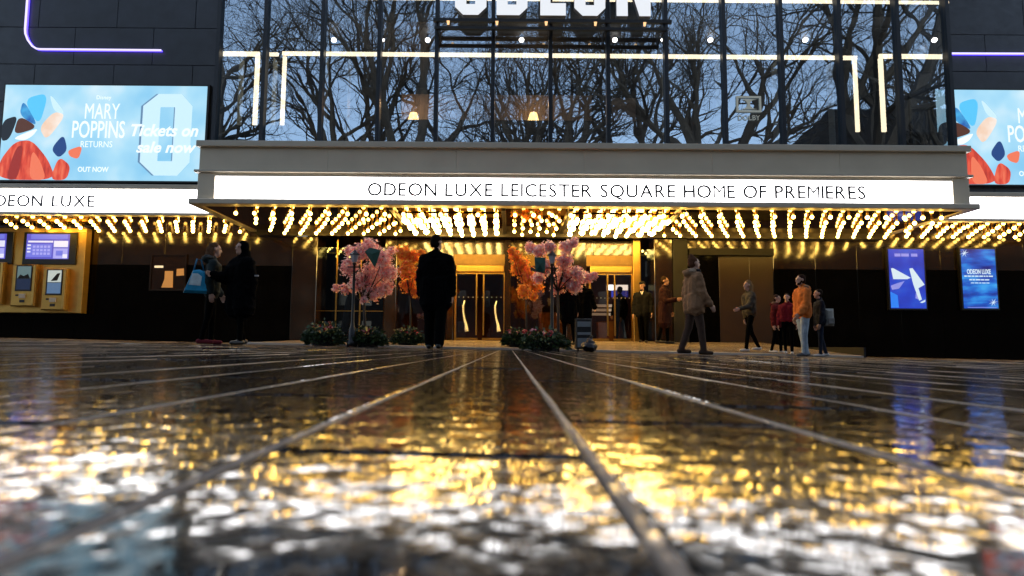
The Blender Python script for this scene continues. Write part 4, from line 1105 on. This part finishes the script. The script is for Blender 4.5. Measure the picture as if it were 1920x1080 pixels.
bush(1022, 660, 12.4, 84, 42, 'planter of red and pink flowers at the right tree', 24, 1)
bush(968, 640, 14.1, 48, 34, 'dim planter beneath the right orange blossom tree', 25)
def lamp_post(px, base_py, top_py, D, lab):
    x = PX(px, D, base_py); org = Vector((x, D, gz(x, D))); H = PZ(top_py, D, px) - org.z
    t = tag(empty('lamp_post', org), lab, 'lamp post')
    mb = MB(); mb.sm = True; prof = [(0,.11),(.10,.11),(.12,.08),(.35,.075),(.40,.05),(.5,.035),(H*.6,.028),(H-.32,.024),(H-.30,.045),(H-.27,.03)]
    mb.tube([(0,0,z) for z,_ in prof], [q for _,q in prof], 12); mb.build('post', M_frameblk, t)
    mb = MB(); mb.tube([(0,0,H-.26),(0,0,H-.11)], [.05,.085], 6); mb.build('lantern', mat('frosted_lantern', (0.35,0.33,0.36), 0.3, var=0.1), t)
    mb = MB(); mb.tube([(0,0,H-.108),(0,0,H-.10),(0,0,H-.04),(0,0,H)], [.11,.11,.04,.008], 6); mb.build('lantern_cap', M_frameblk, t)
    mb = MB(); mb.tube([(-.13,0,H-.36),(.13,0,H-.36)], .012, 6); mb.build('cross_bar', M_frameblk, t)
lamp_post(660, 646, 468, 12.6, 'slim black lamp post in front of the left pink tree')
lamp_post(1035, 652, 470, 12.6, 'slim black lamp post in front of the right pink tree')
M_kite = mat('dark_green_cloth', (0.012,0.07,0.05), 0.7, var=0.25, scale=4)
def kite(pts, D, lab):
    org = P(*pts[0], D); t = tag(empty('kite', org), lab, 'kite')
    q = [P(a, b, D)-org for a, b in pts]; c = sum(q, Vector())/len(q) + Vector((0,-0.05,0))
    mb = MB(); vs = [tuple(v) for v in q]+[tuple(c)]+[tuple(v+Vector((0,0.012,0))) for v in q]+[tuple(c+Vector((0,0.012,0)))]; n = len(q)
    mb.add(vs, [(i,(i+1)%n,n) for i in range(n)]+[(n+1+(i+1)%n,n+1+i,2*n+1) for i in range(n)]+[(i,n+1+i,n+1+(i+1)%n,(i+1)%n) for i in range(n)]); mb.build('sail', M_kite, t)
    mb = MB(); mb.tube([q[0]+Vector((0,.02,0)), q[2]+Vector((0,.02,0))], .008, 5); mb.tube([q[1]+Vector((0,.02,0)), q[3]+Vector((0,.02,0))], .008, 5); mb.build('spar', M_wood, t)
kite([(684,472),(693,464),(714,469),(703,502)], 12.35, 'dark green kite caught in the left pink tree')
kite([(1002,482),(1023,483),(1022,513),(1004,509)], 12.35, 'dark green kite caught in the right pink tree')

# ================================================================== PEOPLE
def capsule(mb, a, b, ra, rb, sq=1.0, n=12):
    a, b = Vector(a), Vector(b); ax = b-a; L_ = ax.length
    d = ax/L_ if L_ > 1e-6 else Vector((0,0,1))
    u = Vector((1,0,0)) if abs(d.x) < 0.8 else Vector((0,1,0)); u = (u - d*u.dot(d)).normalized(); v = d.cross(u)
    rings = []
    for t in (-75,-45,-15): rings.append((a + d*ra*math.sin(R(t)), ra*math.cos(R(t))))
    for t in (15,45,75): rings.append((b + d*rb*math.sin(R(t)), rb*math.cos(R(t))))
    vs = []
    for c, r in rings:
        for k in range(n):
            t = 2*math.pi*k/n; off = (u*math.cos(t)+v*math.sin(t))*r
            vs.append((c.x+off.x, c.y+off.y*sq, c.z+off.z))
    fs = []
    for i in range(len(rings)-1):
        for k in range(n):
            j = (k+1)%n; fs.append((i*n+k,i*n+j,(i+1)*n+j,(i+1)*n+k))
    fs += [tuple(range(n-1,-1,-1)), tuple((len(rings)-1)*n+k for k in range(n))]
    mb.add(vs, fs)
def seg_d(p, a, b):
    ab = b-a; t = max(0, min(1, (p-a).dot(ab)/max(ab.length_squared,1e-9))); return (p-a-ab*t).length
def remesh(prims, voxel, mats, wrinkle=0.0, seed=0, smooth=4, decim=None):
    """union of tapered capsules / ellipsoids -> one continuous skin; each face takes the material of the nearest primitive"""
    mb = MB()
    for pr in prims:
        if pr[0] == 'c': capsule(mb, pr[1], pr[2], pr[3], pr[4], pr[5])
        else: mb.ball(pr[1], pr[2], 14, 10)
    me = mb.mesh('skin', [])
    o = bpy.data.objects.new('skin', me); col.objects.link(o)
    md = o.modifiers.new('r', 'REMESH'); md.mode = 'VOXEL'; md.voxel_size = voxel
    ms = o.modifiers.new('s', 'SMOOTH'); ms.factor = 0.5; ms.iterations = smooth
    if decim: md2 = o.modifiers.new('d', 'DECIMATE'); md2.ratio = decim
    out = bpy.data.meshes.new_from_object(o.evaluated_get(bpy.context.evaluated_depsgraph_get()))
    bpy.data.objects.remove(o); bpy.data.meshes.remove(me)
    if wrinkle:
        nrm = [v.normal.copy() for v in out.vertices]
        for v, nn_ in zip(out.vertices, nrm):
            p = v.co*1.0; q = Vector((p.x*9+seed, p.y*9, p.z*14)); 
            v.co += nn_*wrinkle*(mnoise.noise(q)+0.5*mnoise.noise(q*2.3))
    out.materials.clear()
    for m in mats: out.materials.append(m)
    if len(mats) > 1:
        for f in out.polygons:
            best, bi = 1e9, 0; c = f.center
            for pr in prims:
                if pr[0] == 'c': dd = seg_d(c, Vector(pr[1]), Vector(pr[2])) / max(pr[3], pr[4])
                else:
                    e = c - Vector(pr[1]); rr = pr[2] if hasattr(pr[2], '__len__') else (pr[2],)*3
                    dd = math.sqrt((e.x/rr[0])**2+(e.y/rr[1])**2+(e.z/rr[2])**2)
                if dd < best: best, bi = dd, pr[-1]
            f.material_index = bi
    out.polygons.foreach_set('use_smooth', [True]*len(out.polygons))
    return out
M_skin = mat('skin', (0.48,0.27,0.19), 0.5, var=0.08, scale=20); M_skin2 = mat('skin_warm', (0.36,0.19,0.12), 0.5, var=0.08, scale=20)
M_shoe = mat('black_shoe', (0.008,0.008,0.008), 0.35, var=0.1); M_wshoe = mat('white_trainer', (0.6,0.58,0.55), 0.5, var=0.05)
M_coalc = mat('black_wool', (0.0025,0.0025,0.003), 0.95, var=0.2, spec=0.03); M_tro = mat('black_trousers', (0.0025,0.0025,0.0025), 0.95, var=0.2, spec=0.03)
M_eye = mat('dark_eye', (0.01,0.008,0.006), 0.2, var=0); M_lipm = mat('lip', (0.33,0.11,0.09), 0.5, var=0)
def mk(name, c, rough=0.9): return mat(name, c, rough, var=0.3, scale=11, spec=0.2, bump=0.5, bscale=45)
def person(px, foot_py, D, h, yaw, lab, legs=((5,4),(-6,8)), arms=((4,10,12),(-4,10,12)), coat=None, hem=0.85, puff=0.03, flare=0.0, trousers=None, wide=0.0,
           shoes=None, hair='short', hairc=(0.02,0.012,0.008), skin=None, hood=False, hat=None, headturn=0, headpitch=0, collar=True, build=1.0, trim=None, group=None):
    k = h/1.75; skin = skin or M_skin; trousers = trousers or M_tro; shoes = shoes or M_shoe; coat = coat or M_coalc
    S = []    # body: materials 0 skin 1 trousers 2 shoes 3 under-layer
    hipz = 0.92; low = 0
    ank = []
    LE = []
    for sgn, (sw, bend) in zip((-1,1), legs):
        hip = Vector((sgn*0.095,0,hipz)); a = R(sw); kn = hip + Vector((0, math.sin(a), -math.cos(a)))*0.43
        a2 = R(sw-bend); an = kn + Vector((0, math.sin(a2), -math.cos(a2)))*0.42; LE.append((hip,kn,an))
    dz = 0.075 - min(l[2].z for l in LE)
    up = Vector((0,0,dz))
    LE = [(a+up,b+up,c+up) for a,b,c in LE]
    for hip, kn, an in LE:
        w_ = wide
        S.append(('c', hip, kn, 0.088+w_, 0.062+w_, 1.0, 1)); S.append(('c', kn, an+Vector((0,0,0.03)), 0.060+w_, 0.045+w_*1.1, 1.0, 1))
        S.append(('c', an+Vector((0,-0.05,-0.03)), an+Vector((0,0.15,-0.04)), 0.044, 0.036, 1.0, 2))
    S.append(('c', Vector((-0.06,0,0.95))+up, Vector((0.06,0,0.95))+up, 0.125, 0.125, 0.85, 1))
    b_ = build
    def torso(inf, mi):
        return [('c', Vector((-0.06*b_,0,1.02))+up, Vector((-0.085*b_,0.01,1.30))+up, 0.115*b_+inf, 0.118*b_+inf, 0.80, mi), ('c', Vector((0.06*b_,0,1.02))+up, Vector((0.085*b_,0.01,1.30))+up, 0.115*b_+inf, 0.118*b_+inf, 0.80, mi),
                ('c', Vector((-0.145*b_,0,1.385))+up, Vector((0.145*b_,0,1.385))+up, 0.062+inf*0.55, 0.062+inf*0.55, 0.95, mi),
                ('c', Vector((-0.05*b_,-0.01,1.42))+up, Vector((0.05*b_,-0.01,1.42))+up, 0.07+inf*0.4, 0.07+inf*0.4, 0.9, mi)]
    S += torso(0, 3)
    S.append(('c', Vector((0,-0.005,1.42))+up, Vector((0,0.015,1.54))+up, 0.056, 0.052, 1.0, 0))
    # head
    hc = Vector((0,0.02,1.64))+up
    HM = Matrix.Translation(hc) @ Matrix.Rotation(R(headturn), 4, 'Z') @ Matrix.Rotation(R(headpitch), 4, 'X')
    hp = lambda x,y,z: HM @ Vector((x,y,z))
    HD = [('e', hp(0,-0.008,0.025), (0.076,0.094,0.092), 0), ('c', hp(0,0.03,-0.02), hp(0,0.062,-0.085), 0.062, 0.036, 1.0, 0), ('c', hp(0,0.085,0.012), hp(0,0.108,-0.022), 0.012, 0.017, 1.0, 0),
          ('e', hp(-0.076,-0.005,0.0), (0.014,0.022,0.033), 0), ('e', hp(0.076,-0.005,0.0), (0.014,0.022,0.033), 0), ('c', hp(-0.03,0.082,0.032), hp(0.03,0.082,0.032), 0.014, 0.014, 1.0, 0), ('c', hp(-0.018,0.086,-0.052), hp(0.018,0.086,-0.052), 0.011, 0.011, 1.0, 0)]
    S += HD
    AR = []; HANDS = []
    for sgn, (sw, out, bend) in zip((-1,1), arms):
        sh = Vector((sgn*0.178*b_,0,1.375))+up; a, o = R(sw), R(out)
        d1_ = Vector((sgn*math.sin(o), math.sin(a)*math.cos(o), -math.cos(a)*math.cos(o))); el = sh + d1_*0.29
        a2 = R(sw+bend); o2 = o*0.5 if bend < 40 else -o*0.6
        d2_ = Vector((sgn*math.sin(o2), math.sin(a2)*math.cos(o2), -math.cos(a2)*math.cos(o2))); wr = el + d2_*0.25
        AR.append((sh, el, wr, d2_)); S.append(('c', sh, el, 0.052, 0.042, 1.0, 3)); S.append(('c', el, wr, 0.041, 0.028, 1.0, 0))
        nrm = Vector((-sgn,0,0)); nrm = (nrm - d2_*nrm.dot(d2_)).normalized(); sd_ = d2_.cross(nrm)
        if sd_.y < 0: sd_ = -sd_
        ph = wr + d2_*0.05
        HN = [('c', wr - d2_*0.03, wr+d2_*0.02, 0.026, 0.026, 1.0, 0)]
        for f_, (off, ln) in enumerate(((0.030,0.072),(0.010,0.082),(-0.010,0.076),(-0.029,0.060))):
            base = wr + sd_*off + d2_*0.085; mid = base + d2_*ln*0.5 + nrm*0.010; tip = mid + d2_*ln*0.36 + nrm*0.026
            HN += [('c', wr+sd_*off*0.6+d2_*0.02, base, 0.016, 0.0125, 1.0, 0), ('c', base, mid, 0.0098, 0.0092, 1.0, 0), ('c', mid, tip, 0.009, 0.0078, 1.0, 0)]
        tb = wr + sd_*0.026 + d2_*0.03; HN += [('c', tb, tb + sd_*0.024 + d2_*0.03 + nrm*0.012, 0.0135, 0.011, 1.0, 0), ('c', tb + sd_*0.024 + d2_*0.03 + nrm*0.012, tb + sd_*0.028 + d2_*0.058 + nrm*0.022, 0.0105, 0.009, 1.0, 0)]
        HANDS.append(HN)
    body = remesh(S, 0.014, [skin, trousers, shoes, coat], 0.004, px, 3, 0.45)
    hm = [remesh(HN, 0.0052, [skin], 0, 0, 1, 0.35) for HN in HANDS]
    bm_ = bmesh.new(); bm_.from_mesh(body)
    for m_ in hm: bm_.from_mesh(m_); bpy.data.meshes.remove(m_)
    bm_.to_mesh(body); bm_.free()
    x = PX(px, D, foot_py)
    ob = link('person', body, None, (x, D, gz(x, D) - 0.0)); ob.rotation_euler = (0,0,R(yaw)); ob.scale = (k,k,k)
    tag(ob, lab, 'person', group)
    # coat
    C_ = torso(puff, 0)
    hz = hem/k*1.0
    for sgn in (-1,1):
        C_.append(('c', Vector((sgn*0.07*b_,0,1.02))+up, Vector((sgn*(0.075*b_+flare*0.5),0,hz+0.1)), 0.118*b_+puff, 0.118*b_+puff+flare, 0.84, 0))
    for sh, el, wr, d2_ in AR:
        C_.append(('c', sh, el, 0.056+puff*0.65, 0.048+puff*0.75, 1.0, 0)); C_.append(('c', el, wr - d2_*0.02, 0.048+puff*0.8, 0.036+puff*0.6, 1.0, 0))
    if collar: C_.append(('c', Vector((0,-0.015,1.45))+up, Vector((0,-0.005,1.50))+up, 0.078, 0.070, 1.0, 0))
    if hood: C_ += [('e', Vector((0,-0.10,1.46))+up, (0.13,0.085,0.075), 0)]
    cm = remesh(C_, 0.015, [coat], 0.020, px*1.7, 3, 0.6)
    link('coat', cm, ob)
    if trim:      # fur or pale edge round a hood
        tm = remesh([('e', Vector((0,-0.06,1.49))+up, (0.135,0.10,0.055), 0)], 0.014, [trim], 0.02, px, 2); link('hood_trim', tm, ob)
    # hair / hats
    Hm = mat('hair_%d_%d_%d' % tuple(int(v*255) for v in hairc), hairc, 0.9, var=0.3, scale=30, spec=0.05)
    hs = []
    if hair in ('short','long','bun','beard'):
        hs += [('e', hp(0,-0.022,0.04), (0.083,0.094,0.092), 0), ('e', hp(0,-0.045,0.0), (0.080,0.065,0.09), 0)]
        if hair == 'long': hs += [('c', hp(-0.055,-0.04,0.0), hp(-0.07,-0.045,-0.22), 0.04, 0.035, 1.0, 0), ('c', hp(0.055,-0.04,0.0), hp(0.07,-0.045,-0.22), 0.04, 0.035, 1.0, 0), ('c', hp(0,-0.08,0.0), hp(0,-0.10,-0.24), 0.06, 0.05, 1.0, 0)]
        if hair == 'bun': hs += [('e', hp(0,-0.05,0.125), (0.05,0.05,0.045), 0)]
        if hair == 'beard': hs += [('c', hp(-0.04,0.06,-0.085), hp(0.04,0.06,-0.085), 0.032, 0.032, 1.0, 0), ('c', hp(-0.066,0.02,-0.03), hp(-0.05,0.05,-0.08), 0.02, 0.025, 1.0, 0), ('c', hp(0.066,0.02,-0.03), hp(0.05,0.05,-0.08), 0.02, 0.025, 1.0, 0)]
    if hair == 'hood': hs += [('e', hp(0,-0.03,0.02), (0.105,0.105,0.125), 0), ('c', hp(0,-0.06,-0.06), hp(0,-0.05,-0.16), 0.10, 0.12, 1.0, 0)]
    if hs: link('hood' if hair == 'hood' else 'hair', remesh(hs, 0.011, [coat if hair == 'hood' else Hm], 0.010, px, 2, 0.6), ob)
    if hat:
        hh = [('e', hp(0,-0.01,0.075), (0.088,0.102,0.062), 0)]
        if hat[0] == 'cap': hh.append(('c', hp(-0.03,0.09,0.06), hp(0.03,0.09,0.06), 0.03, 0.03, 0.9, 0))
        link('hat', remesh(hh, 0.010, [hat[1]], 0, 0, 2), ob)
    for ex_ in (-0.031, 0.031):
        mb = MB(); mb.ball(hp(ex_,0.088,0.016), (0.0095,0.006,0.0075), 8, 6); mb.build('eye', M_eye, ob)
    mb = MB(); mb.ball(hp(0,0.095,-0.052), (0.023,0.006,0.006), 8, 6); mb.build('mouth', M_lipm, ob)
    return ob, AR, k
def at_hand(ob, AR, k, which, extra=(0,0,0)):
    w_ = AR[which][2] + AR[which][3]*0.06
    return ob.location + Matrix.Rotation(ob.rotation_euler.z, 3, 'Z') @ (w_*k) + Vector(extra)

man, *_ = person(815, 657, 9.95, 1.84, -6, 'person in a long black coat seen from behind, facing the doors', legs=((6,3),(-6,5)), arms=((2,8,10),(-3,9,8)), hem=0.66, puff=0.055, flare=0.0, wide=0.034, hairc=(0.012,0.008,0.006), headturn=-28, build=1.06)
# couple on the left
wc, AR1, k1 = person(392, 642, 10.4, 1.70, -62, 'person with brown hair in a dark hooded jacket carrying a blue tote', legs=((4,4),(-5,6)), arms=((8,8,20),(-12,16,20)), coat=mk('dark_green_jacket', (0.012,0.02,0.02)), hem=0.80, puff=0.04, hair='long', hairc=(0.11,0.055,0.03), hood=True, trim=mk('grey_fur', (0.06,0.06,0.055)), headpitch=-4, shoes=mk('dark_red_trainer', (0.16,0.02,0.03)))
hd, AR2, k2 = person(447, 643, 10.2, 1.70, 148, 'person in a black hooded coat standing close to the tote bag owner', arms=((-6,8,10),(30,6,70)), hem=0.55, puff=0.07, flare=0.03, hair='hood', build=1.1, hairc=(0.01,0.01,0.01))
so3 = P(370, 549, 10.15)
bag = tag(empty('tote_bag', so3), 'bright blue tote bag with a white patch, hung at an elbow', 'bag')
u_ = 10.15/F_PX
pts = [(-27,0),(26,-2),(22,20),(12,40),(2,44),(-10,43),(-18,22)]
mb = MB(); q = [(a*u_, b*u_) for a, b in pts]; cx_ = sum(a for a,_ in q)/len(q); cz_ = sum(b for _,b in q)/len(q)
n = len(q); vs = [(a,0.0,b) for a,b in q]+[(cx_+(a-cx_)*.8,-0.05,cz_+(b-cz_)*.8) for a,b in q]+[(a,0.02,b) for a,b in q]
mb.add(vs, [tuple(range(n,2*n))]+[(i,(i+1)%n,n+(i+1)%n,n+i) for i in range(n)]+[tuple(range(3*n-1,2*n-1,-1))]+[((i+1)%n,i,2*n+i,2*n+(i+1)%n) for i in range(n)])
mb.build('bag_body', mk('bright_blue_cloth', (0.01,0.25,0.45), 0.6), bag)
mb = MB(); mb.prism([(a*u_,b*u_) for a,b in ((-14,15),(8,13),(10,30),(2,36),(-8,36))], -0.056, -0.051); mb.build('patch', mk('white_patch', (0.55,0.66,0.72), 0.6), bag)
mb = MB(); mb.sm = True; mb.tube([(-9*u_,0,42*u_),(-2*u_,-.03,64*u_),(4*u_,0,62*u_),(10*u_,0,41*u_)], 0.012, 6); mb.build('strap', mk('blue_strap', (0.02,0.16,0.3), 0.6), bag)
ph = P(481, 517, 10.05)
t = tag(empty('phone', ph), 'small pale phone held out by the black hooded person', 'phone')
mb = MB(); mb.bbox(-0.035, 0.035, -0.006, 0.006, -0.012, 0.012, 0.003); mb.build('case', mat('pale_phone', (0.5,0.47,0.45), 0.3, var=0), t)

# right hand group
M_beige = mk('beige_parka', (0.23,0.125,0.065)); M_fur = mk('pale_fur', (0.30,0.22,0.15))
pk, AR3, k3 = person(1303, 667, 10.7, 1.70, -80, 'person in a beige parka with a hair bun, walking right', legs=((-8,12),(10,4)), arms=((-9,8,16),(10,8,24)), coat=M_beige, hem=0.74, puff=0.05, flare=0.02, trousers=mk('brown_trousers', (0.06,0.035,0.025)), wide=0.012, hair='bun', hairc=(0.09,0.04,0.022), hood=True, trim=M_fur, shoes=mk('brown_boot', (0.05,0.03,0.02)))
mb = MB(); mb.sm = True
sc_ = remesh([('c', Vector((-0.05,0.07,1.45)), Vector((0.05,0.07,1.47)), 0.065, 0.065, 1.0, 0), ('c', Vector((0.0,0.14,1.40)), Vector((0.0,0.15,1.12)), 0.05, 0.04, 0.8, 0)], 0.012, [mk('black_scarf', (0.012,0.01,0.012))], 0.01, 3, 2); link('scarf', sc_, pk)
gy, AR4, k4 = person(1407, 657, 14.0, 1.62, 100, 'person with fair hair in a grey jacket beside the bronze wall', legs=((14,6),(-12,14)), arms=((24,6,50),(-10,8,12)), coat=mk('grey_green_jacket', (0.05,0.042,0.03)), hem=0.80, puff=0.035, hair='long', hairc=(0.18,0.11,0.05), shoes=M_wshoe)
cap_m = mk('black_cap', (0.006,0.006,0.007))
sec, *_ = person(1206, 640, 17.9, 1.76, 160, 'person in a black suit, cap and white collar by the right pier', coat=mk('black_suit', (0.002,0.002,0.0025)), hem=0.78, puff=0.03, hat=('cap', cap_m), hair='short', build=1.1, headturn=-20)
mb = MB(); mb.prism([(-0.05,1.47),(0.0,1.37),(0.05,1.47)], 0.135, 0.15); mb.build('shirt_front', mk('white_shirt', (0.6,0.58,0.55)), sec)
red, *_ = person(1247, 640, 17.4, 1.88, -120, 'person in a dark red coat standing against the black pier', arms=((6,8,12),(22,4,74)), coat=mk('dark_red_coat', (0.02,0.004,0.005)), hem=0.5, puff=0.045, flare=0.02, hair='short', skin=M_skin2)
om, AR5, k5 = person(1508, 671, 12.6, 1.66, 96, 'bearded person in an orange hooded jacket and pale jeans', legs=((6,6),(-5,4)), arms=((10,8,30),(-8,8,22)), coat=mk('orange_jacket', (0.50,0.135,0.025)), hem=0.80, puff=0.055, trousers=mk('pale_blue_jeans', (0.30,0.36,0.42)), wide=0.018, hair='beard', hairc=(0.03,0.015,0.01), hood=True, trim=mk('tan_hood_lining', (0.28,0.15,0.08)), shoes=mk('black_white_trainer', (0.10,0.10,0.10)))
rk, *_ = person(1459, 660, 13.6, 1.28, -140, 'child in a red coat with a fur hood, left of the orange jacket', coat=mk('red_coat', (0.13,0.012,0.010)), hem=0.58, puff=0.045, hair='short', hairc=(0.06,0.03,0.02), hood=True, trim=mk('brown_fur', (0.22,0.12,0.06)), shoes=M_wshoe)
rk2, *_ = person(1479, 662, 13.3, 1.30, 150, 'child in a crimson top partly behind the orange jacket', coat=mk('crimson_top', (0.14,0.006,0.012)), hem=0.7, puff=0.035, hair='short', shoes=M_wshoe)
bp_, AR6, k6 = person(1540, 669, 12.9, 1.40, 82, 'person in navy clothes with a grey backpack behind the orange jacket', coat=mk('navy_jacket', (0.01,0.012,0.02)), hem=0.66, puff=0.035, hair='short', hairc=(0.02,0.012,0.01), trousers=mk('navy_jeans', (0.012,0.018,0.035)), shoes=M_wshoe)
t = tag(empty('backpack', P(1552, 596, 12.85)), 'small pale grey backpack worn by the person in navy', 'backpack')
mb = MB(); mb.bbox(-0.09, 0.10, -0.10, 0.10, -0.17, 0.19, 0.05); mb.build('pack', mk('pale_grey_cloth', (0.32,0.32,0.29)), t)
mb = MB(); mb.bbox(-0.06, 0.08, -0.13, -0.101, -0.14, 0.0, 0.02); mb.build('pocket', mk('grey_cloth', (0.2,0.2,0.19)), t)
# dark figures by the doors
person(1066, 643, 15.4, 1.75, 20, 'person in black half hidden behind the right pink tree', hem=0.6, puff=0.05)
wh, *_ = person(1094, 640, 15.8, 1.72, -30, 'person in black with a white cap beside the grey and black cases', hem=0.62, puff=0.05, hat=('cap', mk('white_cap', (0.6,0.62,0.64))), arms=((10,10,30),(20,8,40)))
person(1163, 638, 19.9, 1.75, 30, 'dark figure inside the right doors', hem=0.7, puff=0.04)
cs = P(1095, 655, 13.0); cs.z = gz(cs.x, 13.0)
t = tag(empty('stacked_case', cs), 'black trolley case with three grey bands beside the right planter', 'trolley case')
uc = 13.0/F_PX
mb = MB(); mb.bbox(-15*uc, 15*uc, 0.0, 0.22, 0.05, 62*uc, 0.02); mb.build('case_body', mat('black_case', (0.008,0.008,0.008), 0.5, var=0.1), t)
for a, b in ((46,56),(31,36),(8,25)):
    mb = MB(); mb.bbox(-12*uc, 12.5*uc, -0.012, -0.001, a*uc, b*uc, 0.004); mb.build('grey_band', mat('grey_band', (0.20,0.22,0.23), 0.5, var=0.1), t)
for sx in (-0.12, 0.12):
    mb = MB(); mb.tube([(sx-0.015,0.05,0.03),(sx+0.015,0.05,0.03)], 0.03, 10); mb.build('wheel', M_frameblk, t)
sb = P(1104, 660, 12.7); sb.z = gz(sb.x, 12.7)
o = link('rubbish_bag', remesh([('e', (0,0,0.10), (0.17,0.14,0.11), 0), ('e', (0.03,0,0.2), (0.09,0.08,0.08), 0), ('c', (0.03,0,0.24), (0.05,0,0.31), 0.03, 0.04, 1.0, 0)], 0.014, [mat('black_plastic_bag', (0.008,0.008,0.009), 0.35, var=0.1)], 0.03, 2, 2), None, sb)
tag(o, 'slumped black bag on the ground before the banded case', 'bag')
